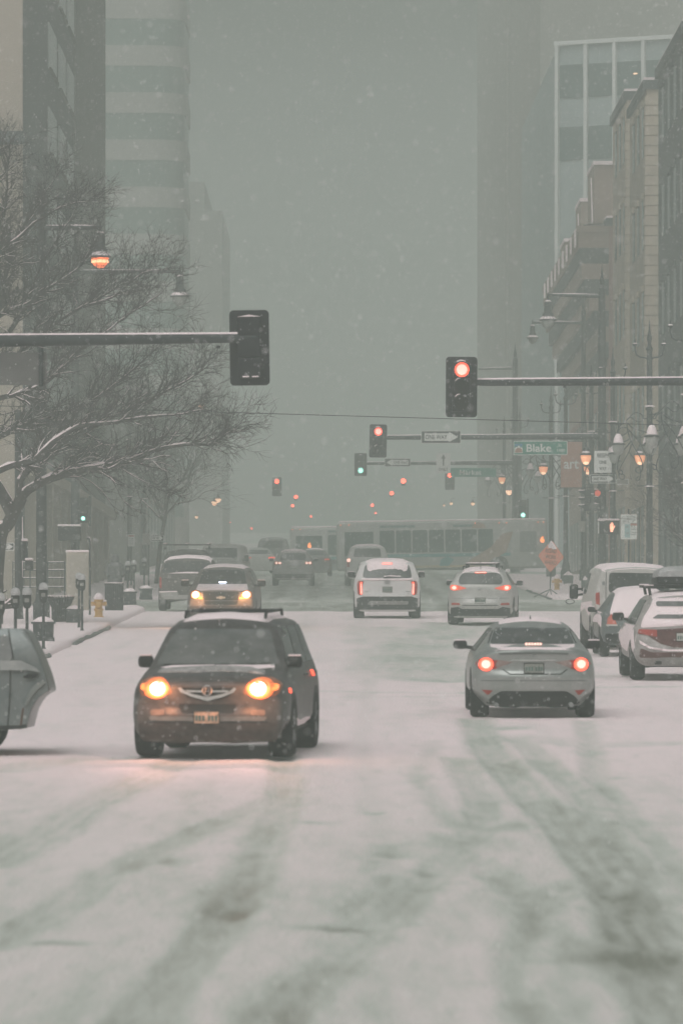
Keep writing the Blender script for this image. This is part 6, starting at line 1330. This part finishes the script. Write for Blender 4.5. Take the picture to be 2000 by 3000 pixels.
# ------------------------------------------------------------------ buses
M_BUS = snowy('bus_white', (.33, .34, .32), .30, .5, 0, 1.5, .2, .5); M_TEAL = mat('bus_teal', (.06, .26, .26), .5, nscale=1, namt=.15); M_SWOOSH = mat('bus_orange', (.36, .25, .19), .6, nscale=1, namt=.15); M_LED = mat('led_orange', (1, .4, .1), .4, em=2.2, emcol=(1, .25, .06))
M_BWIN = mat('bus_window', (.03, .07, .065), .2, nscale=1.5, namt=.3)
def bus(label, xc, Z, Lb, yaw, zo, H=2.95, wins=7, roll=0.0, led=None):
    root = empty('bus', (xc, Z, G(Z)+zo), (0, R(roll), R(yaw))); tag(root, label, 'bus'); h = Lb/2
    mb = MB(); mb.rbox((0, 1.25, .32+(H-.32)/2), (Lb, 2.5, H-.32), .14); mb.build('body', M_BUS, root)
    x0, x1 = -h+2.2, h-2.9; n = wins; dw = (x1-x0)/n
    for i in range(n):
        mb = MB(); mb.prism(rrect(x0+i*dw+.04, x0+(i+1)*dw-.04, 1.25, 2.45, .08), -.02, .01); mb.build('window', M_BWIN, root)
    mb = MB(); mb.prism(rrect(-h+.35, -h+1.9, 1.1, 2.4, .06), -.02, .01); mb.build('window', M_BWIN, root)
    pn = MB(); pn.prism(rrect(h-1.5, h-.6, 1.2, 2.3, .08), -.02, .01); pn.build('door_window', mat('bus_door_glass', (.2, .22, .21), .3, nscale=2, namt=.1), root)
    mb = MB(); mb.box((-.5, -.012, 1.08), (Lb-3.0, .02, .16)); mb.build('teal_stripe', M_TEAL, root, False)
    mb = MB(); mb.prism([(1.0, .45), (2.2, .45), (3.4, 1.2), (3.8, 2.3), (3.2, 2.2), (2.6, 1.5), (1.6, .9)], -.034, -.024); mb.build('swoosh', M_SWOOSH, root, False)
    mb = MB(); mb.prism([(-.2, .5), (.3, .5), (.6, .85), (.25, 1.0), (-.15, .85)], -.034, -.024); mb.build('logo', M_TEAL, root, False)
    mb = MB(); mb.prism([(h-4.1, 2.52), (h-3.3, 2.52), (h-3.45, 2.75), (h-3.7, 2.85), (h-3.95, 2.75)], -.034, -.004); mb.build('roof_logo', M_SWOOSH, root, False)
    for xx, ww in ((-h+3.2, 1.9), (1.2, 1.3)): mb = MB(); mb.box((xx, -.012, 2.66), (ww, .02, .12)); mb.build('roof_text_bar', mat('print_teal', (.12, .22, .21), .6, nscale=6, namt=.3), root, False)
    mb = MB(); mb.box((-.1, -.012, .48), (Lb*.55, .02, .12)); mb.build('lower_stripe', mat('bus_gold', (.42, .34, .2), .6, nscale=1, namt=.2), root, False)
    for xx in (-h+2.6, h-2.7):
        mb = MB(); mb.prism([(xx+.58*math.cos(R(t)), .45+.58*math.sin(R(t))) for t in range(-15, 196, 15)], -.018, .3); mb.build('wheel_arch', M_BLACK, root, False)
        mb = MB(); mb.lathe([(.3, -.05), (.46, -.04), (.48, .2), (.3, .22)], (xx, 0, .48), 22, 'Y'); w_ = mb.build('wheel', M_TYRE, root); mb = MB(); mb.lathe([(.05, -.07), (.26, -.07), (.29, -.04)], (xx, 0, .48), 18, 'Y'); mb.build('rim', M_RIM, w_)
    for xx in (-h+.15, -h+.6, h-3.9, h-2.6, h-2.2, h-.5, h-.2): mb = MB(); mb.rbox((xx, -.03, 2.78), (.06, .04, .05), .015); mb.build('marker_light', M_AMBER, root)
    text('6', .42, M_LED, root, (led if led is not None else h-.28, -.05, 1.85), name='route_number', bold=.02)
    mb = MB(); mb.rbox((0, 1.25, H+.03), (Lb-.2, 2.3, .10), .045); mb.build('roof_snow', M_SNOW, root)
    return root
bus('white and teal articulated-looking bus crossing behind the stopped cars, orange number at its right end', X(1296, 309), 307, 11.3, 2.0, -.02, 2.93, 7, -.9)
bus('second hazy bus mostly hidden behind the first, orange number near its left end', X(849, 334)+5.5, 336, 11.0, -1, -.35, 2.9, 6, -.3, led=-4.35)

# ------------------------------------------------------------------ trees
class Tree:
    def __init__(s, root, seed): s.r = root; s.o = root.location.copy(); s.big = MB(); s.twig = MB(); s.snow = MB(); s.rng = random.Random(seed); s.n = 0; s.cap = 900
    def rv(s, a): return Vector((s.rng.uniform(-a, a), s.rng.uniform(-a, a), s.rng.uniform(-a, a)))
    def seg(s, pts, rad):
        n = 4 if rad[0] < .02 else (5 if rad[0] < .06 else 8)
        (s.big if rad[0] > .05 else s.twig).tube(pts, rad, n, cap=False)
    def snowline(s, pts, rad, dens=.8):
        cur = []; cr = []
        for p, r_ in zip(pts, rad):
            keep = s.rng.random() < dens
            if keep: cur.append(p+Vector((0, 0, r_*.75+.004))); cr.append(max(.006, r_*.75)*s.rng.uniform(.6, 1.15))
            if (not keep or p is pts[-1]) and len(cur) > 1:
                cr[0] *= .3; cr[-1] *= .3; s.snow.tube(cur, cr, 5); cur, cr = [], []
            elif not keep: cur, cr = [], []
    def grow(s, p, d, L, r_, depth):
        if s.n > s.cap or r_ < .003: return
        s.n += 1; k = max(4, int(L/.11)); pts = [p.copy()]; rad = [r_]; d = d.normalized()
        bend = s.rv(.7); up = .06 if depth > 1 else .02
        for i in range(k):
            d = (d+s.rv(.26)+bend*(.5/k)*2+Vector((0, 0, up))).normalized(); p = p+d*(L/k); pts.append(p.copy()); rad.append(r_*(1-.72*(i+1)/k))
        s.seg(pts, rad)
        if r_ > .011 and abs(d.z) < .8: s.snowline(pts, rad, .82 if r_ > .02 else .55)
        if depth <= 0: return
        nb = {3: 7, 2: 6, 1: 4}.get(depth, 5)
        for i in range(nb):
            t = s.rng.uniform(.22, 1.0); j = min(len(pts)-1, int(t*(len(pts)-1))); dd = (pts[j]-pts[max(0, j-1)]).normalized()
            side = dd.cross(s.rv(1)).normalized(); ang = s.rng.uniform(.35, .85); nd = dd*math.cos(ang)+side*math.sin(ang); nd.y *= .8
            s.grow(pts[j], nd, L*s.rng.uniform(.40, .70), max(.005, rad[j]*.62), depth-1)
    def limb(s, uvs, Z, r0, r1, dz=0, kids=18, kl=1.6, depth=3):
        s.n = 0; s.cap = 2600; kids = int(kids*1.5); kl *= .78
        P0 = [P(u, v, Z+dz*(i/len(uvs))) for i, (u, v) in enumerate(uvs)]; pts = []
        for i in range(len(P0)-1):
            a0, a, b_, b1 = P0[max(0, i-1)], P0[i], P0[i+1], P0[min(len(P0)-1, i+2)]; n = max(2, int((b_-a).length/.18))
            for j in range(n):
                t = j/n; pts.append(.5*((2*a)+(b_-a0)*t+(2*a0-5*a+4*b_-b1)*t*t+(3*a-a0-3*b_+b1)*t*t*t)+s.rv(.012))
        pts.append(P0[-1]); pts = [p-s.o for p in pts]; n = len(pts); rad = [r0+(r1-r0)*i/(n-1) for i in range(n)]
        rad = [q*1.25 for q in rad]; s.seg(pts, rad); s.snowline(pts, rad, .9)
        for i in range(kids):
            j = int(n*s.rng.uniform(.12, .98)); j = min(n-1, max(1, j)); dd = (pts[j]-pts[j-1]).normalized(); side = dd.cross(s.rv(1)).normalized()
            if side.z < -.3 and s.rng.random() < .6: side.z *= -1
            ang = s.rng.uniform(.35, .95); nd = dd*math.cos(ang)+side*math.sin(ang)
            s.grow(pts[j], nd, kl*s.rng.uniform(.55, 1.15), max(.006, rad[j]*.5), depth-1)
        s.grow(pts[-1], pts[-1]-pts[-2], kl*.8, r1, depth-1)
    def done(s):
        s.big.build('trunk', M_BARK, s.r, True, 180); s.twig.build('crown', M_TWIG, s.r, True, 180)
        if s.snow.v: s.snow.build('branch_snow', M_SNOW, s.r, True, 180)['kind'] = 'stuff'
ZT = 152
root = empty('tree', (X(-16, ZT), ZT, G(ZT)+.1)); tag(root, 'large bare tree at left with snow lying along its dark branches', 'tree'); T = Tree(root, 11)
T.limb([(-16, 1845), (-12, 1700), (0, 1572), (20, 1540), (38, 1508), (64, 1457)], ZT, .20, .13, 0, 3, 1.0, 2)
T.limb([(64, 1457), (87, 1434), (153, 1401), (230, 1380), (281, 1370), (344, 1360), (400, 1342), (462, 1317), (537, 1302), (620, 1300), (665, 1270), (700, 1255)], ZT, .10, .012, -1.0, 44, 1.5)
T.limb([(64, 1457), (58, 1410), (100, 1360), (128, 1342), (178, 1299), (242, 1268), (293, 1240), (357, 1207), (400, 1194), (436, 1175), (520, 1130), (570, 1100), (600, 1080)], ZT, .085, .010, 1.5, 46, 1.6)
T.limb([(-60, 1320), (0, 1278), (60, 1250), (130, 1235), (180, 1228), (250, 1190), (320, 1140), (400, 1075), (470, 1010)], ZT+1.5, .08, .010, .5, 40, 1.6)
T.limb([(-60, 1400), (0, 1378), (50, 1360), (95, 1352), (150, 1300), (230, 1250), (320, 1240), (420, 1222), (510, 1216), (600, 1200)], ZT-1.2, .075, .010, 0, 36, 1.4)
T.limb([(38, 1508), (-5, 1430), (-60, 1350), (-90, 1150), (-100, 950), (-70, 700), (-40, 520)], ZT, .15, .04, 1, 22, 2.0)
T.limb([(-90, 1150), (0, 1080), (40, 1050), (100, 1000), (160, 950), (240, 900), (330, 850), (380, 800)], ZT+1, .07, .009, 1.0, 38, 1.6)
T.limb([(-95, 1000), (0, 924), (80, 892), (143, 844), (197, 812), (240, 775), (270, 720)], ZT, .07, .009, -1.5, 38, 1.5)
T.limb([(-60, 1180), (100, 1140), (170, 1090), (230, 1030), (308, 977), (367, 929), (441, 882), (480, 850)], ZT-1, .06, .008, -.5, 36, 1.5)
T.limb([(-95, 900), (10, 828), (32, 722), (80, 648), (128, 573), (165, 520)], ZT+.5, .06, .008, .5, 30, 1.4)
T.limb([(-60, 760), (0, 660), (20, 580), (22, 500), (30, 440)], ZT, .05, .008, 0, 24, 1.3)
T.limb([(-90, 1100), (60, 930), (110, 800), (170, 700), (215, 630), (230, 590)], ZT+2, .06, .008, 0, 30, 1.4)
T.limb([(153, 1401), (240, 1400), (300, 1440), (330, 1480), (360, 1500)], ZT, .015, .005, 0, 10, .8, 2)
T.limb([(281, 1370), (330, 1410), (365, 1470), (410, 1500)], ZT, .012, .004, 0, 8, .7, 2)
T.limb([(-95, 850), (-20, 760), (60, 690), (120, 640), (200, 600), (260, 590)], ZT-1, .05, .008, 0, 26, 1.4)
T.limb([(240, 900), (330, 870), (420, 800), (490, 790)], ZT, .03, .006, 0, 16, 1.2)
T.limb([(178, 1299), (280, 1330), (400, 1400), (480, 1440)], ZT+1, .02, .006, 0, 16, 1.1)
T.done()
def bare_tree(label, x, Z, H, seed, lean=0, n=9, rad=.16, group=None):
    root = empty('tree', (x, Z, G(Z)+.1)); tag(root, label, 'tree', group); t = Tree(root, seed); r_ = t.rng
    top = Vector((lean, 0, H*.38)); pts = [Vector((0, 0, 0)), Vector((lean*.3, 0, H*.15)), Vector((lean*.7, 0, H*.28)), top]; t.seg(pts, [rad, rad*.85, rad*.75, rad*.6])
    for i in range(n):
        a = 2*math.pi*i/n+r_.uniform(-.3, .3); el = r_.uniform(.5, 1.25); d = Vector((math.cos(a)*math.cos(el), math.sin(a)*math.cos(el)*.7, math.sin(el)))
        t.n = 0; t.grow(pts[2 if i % 3 else 3].copy(), d, H*r_.uniform(.30, .48), rad*.42, 3)
    t.done(); return root
bare_tree('faint bare tree in the haze above the work vans', -7.9, 250, 10, 22, .5, 14, .11)
bare_tree('thin bare tree at the right edge behind the ornate post', 11.9, 182, 5.6, 24, -.3, 9, .09)

# ------------------------------------------------------------------ pedestrian
def person(label, x, Z, Hh, yaw, coat):
    root = empty('person', (x, Z, G(Z)+.14), (R(6), 0, R(yaw))); tag(root, label, 'person'); k = Hh/1.7
    me = bpy.data.meshes.new('body'); J = {}
    names_ = dict(pel=((0, 0, .92), .145), spine=((0, .0, 1.12), .15), chest=((0, -.02, 1.32), .165), neck=((0, -.03, 1.47), .06), head=((0, -.05, 1.56), .085), top=((0, -.04, 1.66), .07),
                  shl=((-.19, -.02, 1.38), .075), ell=((-.26, .0, 1.12), .06), hal=((-.20, -.16, .95), .045), shr=((.19, -.02, 1.38), .075), elr=((.26, .0, 1.12), .06), har=((.20, -.16, .95), .045),
                  hpl=((-.10, 0, .86), .10), knl=((-.12, -.03, .48), .07), anl=((-.12, .02, .09), .05), tol=((-.12, -.14, .04), .04), hpr=((.10, 0, .86), .10), knr=((.11, .02, .48), .07), anr=((.11, .08, .09), .05), tor=((.11, -.08, .04), .04))
    ks = list(names_); vs = [Vector(names_[a][0])*k for a in ks]
    ed = [('pel', 'spine'), ('spine', 'chest'), ('chest', 'neck'), ('neck', 'head'), ('head', 'top'), ('chest', 'shl'), ('shl', 'ell'), ('ell', 'hal'), ('chest', 'shr'), ('shr', 'elr'), ('elr', 'har'), ('pel', 'hpl'), ('hpl', 'knl'), ('knl', 'anl'), ('anl', 'tol'), ('pel', 'hpr'), ('hpr', 'knr'), ('knr', 'anr'), ('anr', 'tor')]
    me.from_pydata(vs, [(ks.index(a), ks.index(c_)) for a, c_ in ed], []); o = bpy.data.objects.new('body', me); COL.objects.link(o)
    m_ = o.modifiers.new('s', 'SKIN'); 
    for i, a in enumerate(ks): r_ = names_[a][1]*k; me.skin_vertices[0].data[i].radius = (r_, r_)
    me.skin_vertices[0].data[0].use_root = True; o.modifiers.new('b', 'SUBSURF').levels = 2
    m2 = bpy.data.meshes.new_from_object(o.evaluated_get(bpy.context.evaluated_depsgraph_get())); bpy.data.objects.remove(o); m2.name = 'body'
    link('body', m2, mat('trousers_dark', (.04, .045, .05), .8, nscale=8, namt=.2), root)
    mb = MB(); mb.lathe([(.27*k, .62*k), (.26*k, .9*k), (.25*k, 1.15*k), (.27*k, 1.34*k), (.20*k, 1.44*k), (.08*k, 1.49*k)], n=16)
    for sg in (-1, 1): mb.tube([(sg*.20*k, -.02, 1.38*k), (sg*.29*k, .0, 1.12*k), (sg*.23*k, -.15*k, .98*k)], [.10*k, .085*k, .07*k], 10)
    mb.build('coat', coat, root)
    mb = MB(); mb.lathe([(.13*k, 1.44*k), (.155*k, 1.52*k), (.15*k, 1.62*k), (.10*k, 1.71*k), (.02*k, 1.74*k)], (0, -.01, 0), 16); mb.build('hood', coat, root)
    return root
person('person in a dark hooded coat standing behind the round slatted bin', X(336, 190), 190, 1.62, 10, snowy('coat_dark', (.05, .055, .058), .15, .8, 0, 6, 0, .5))
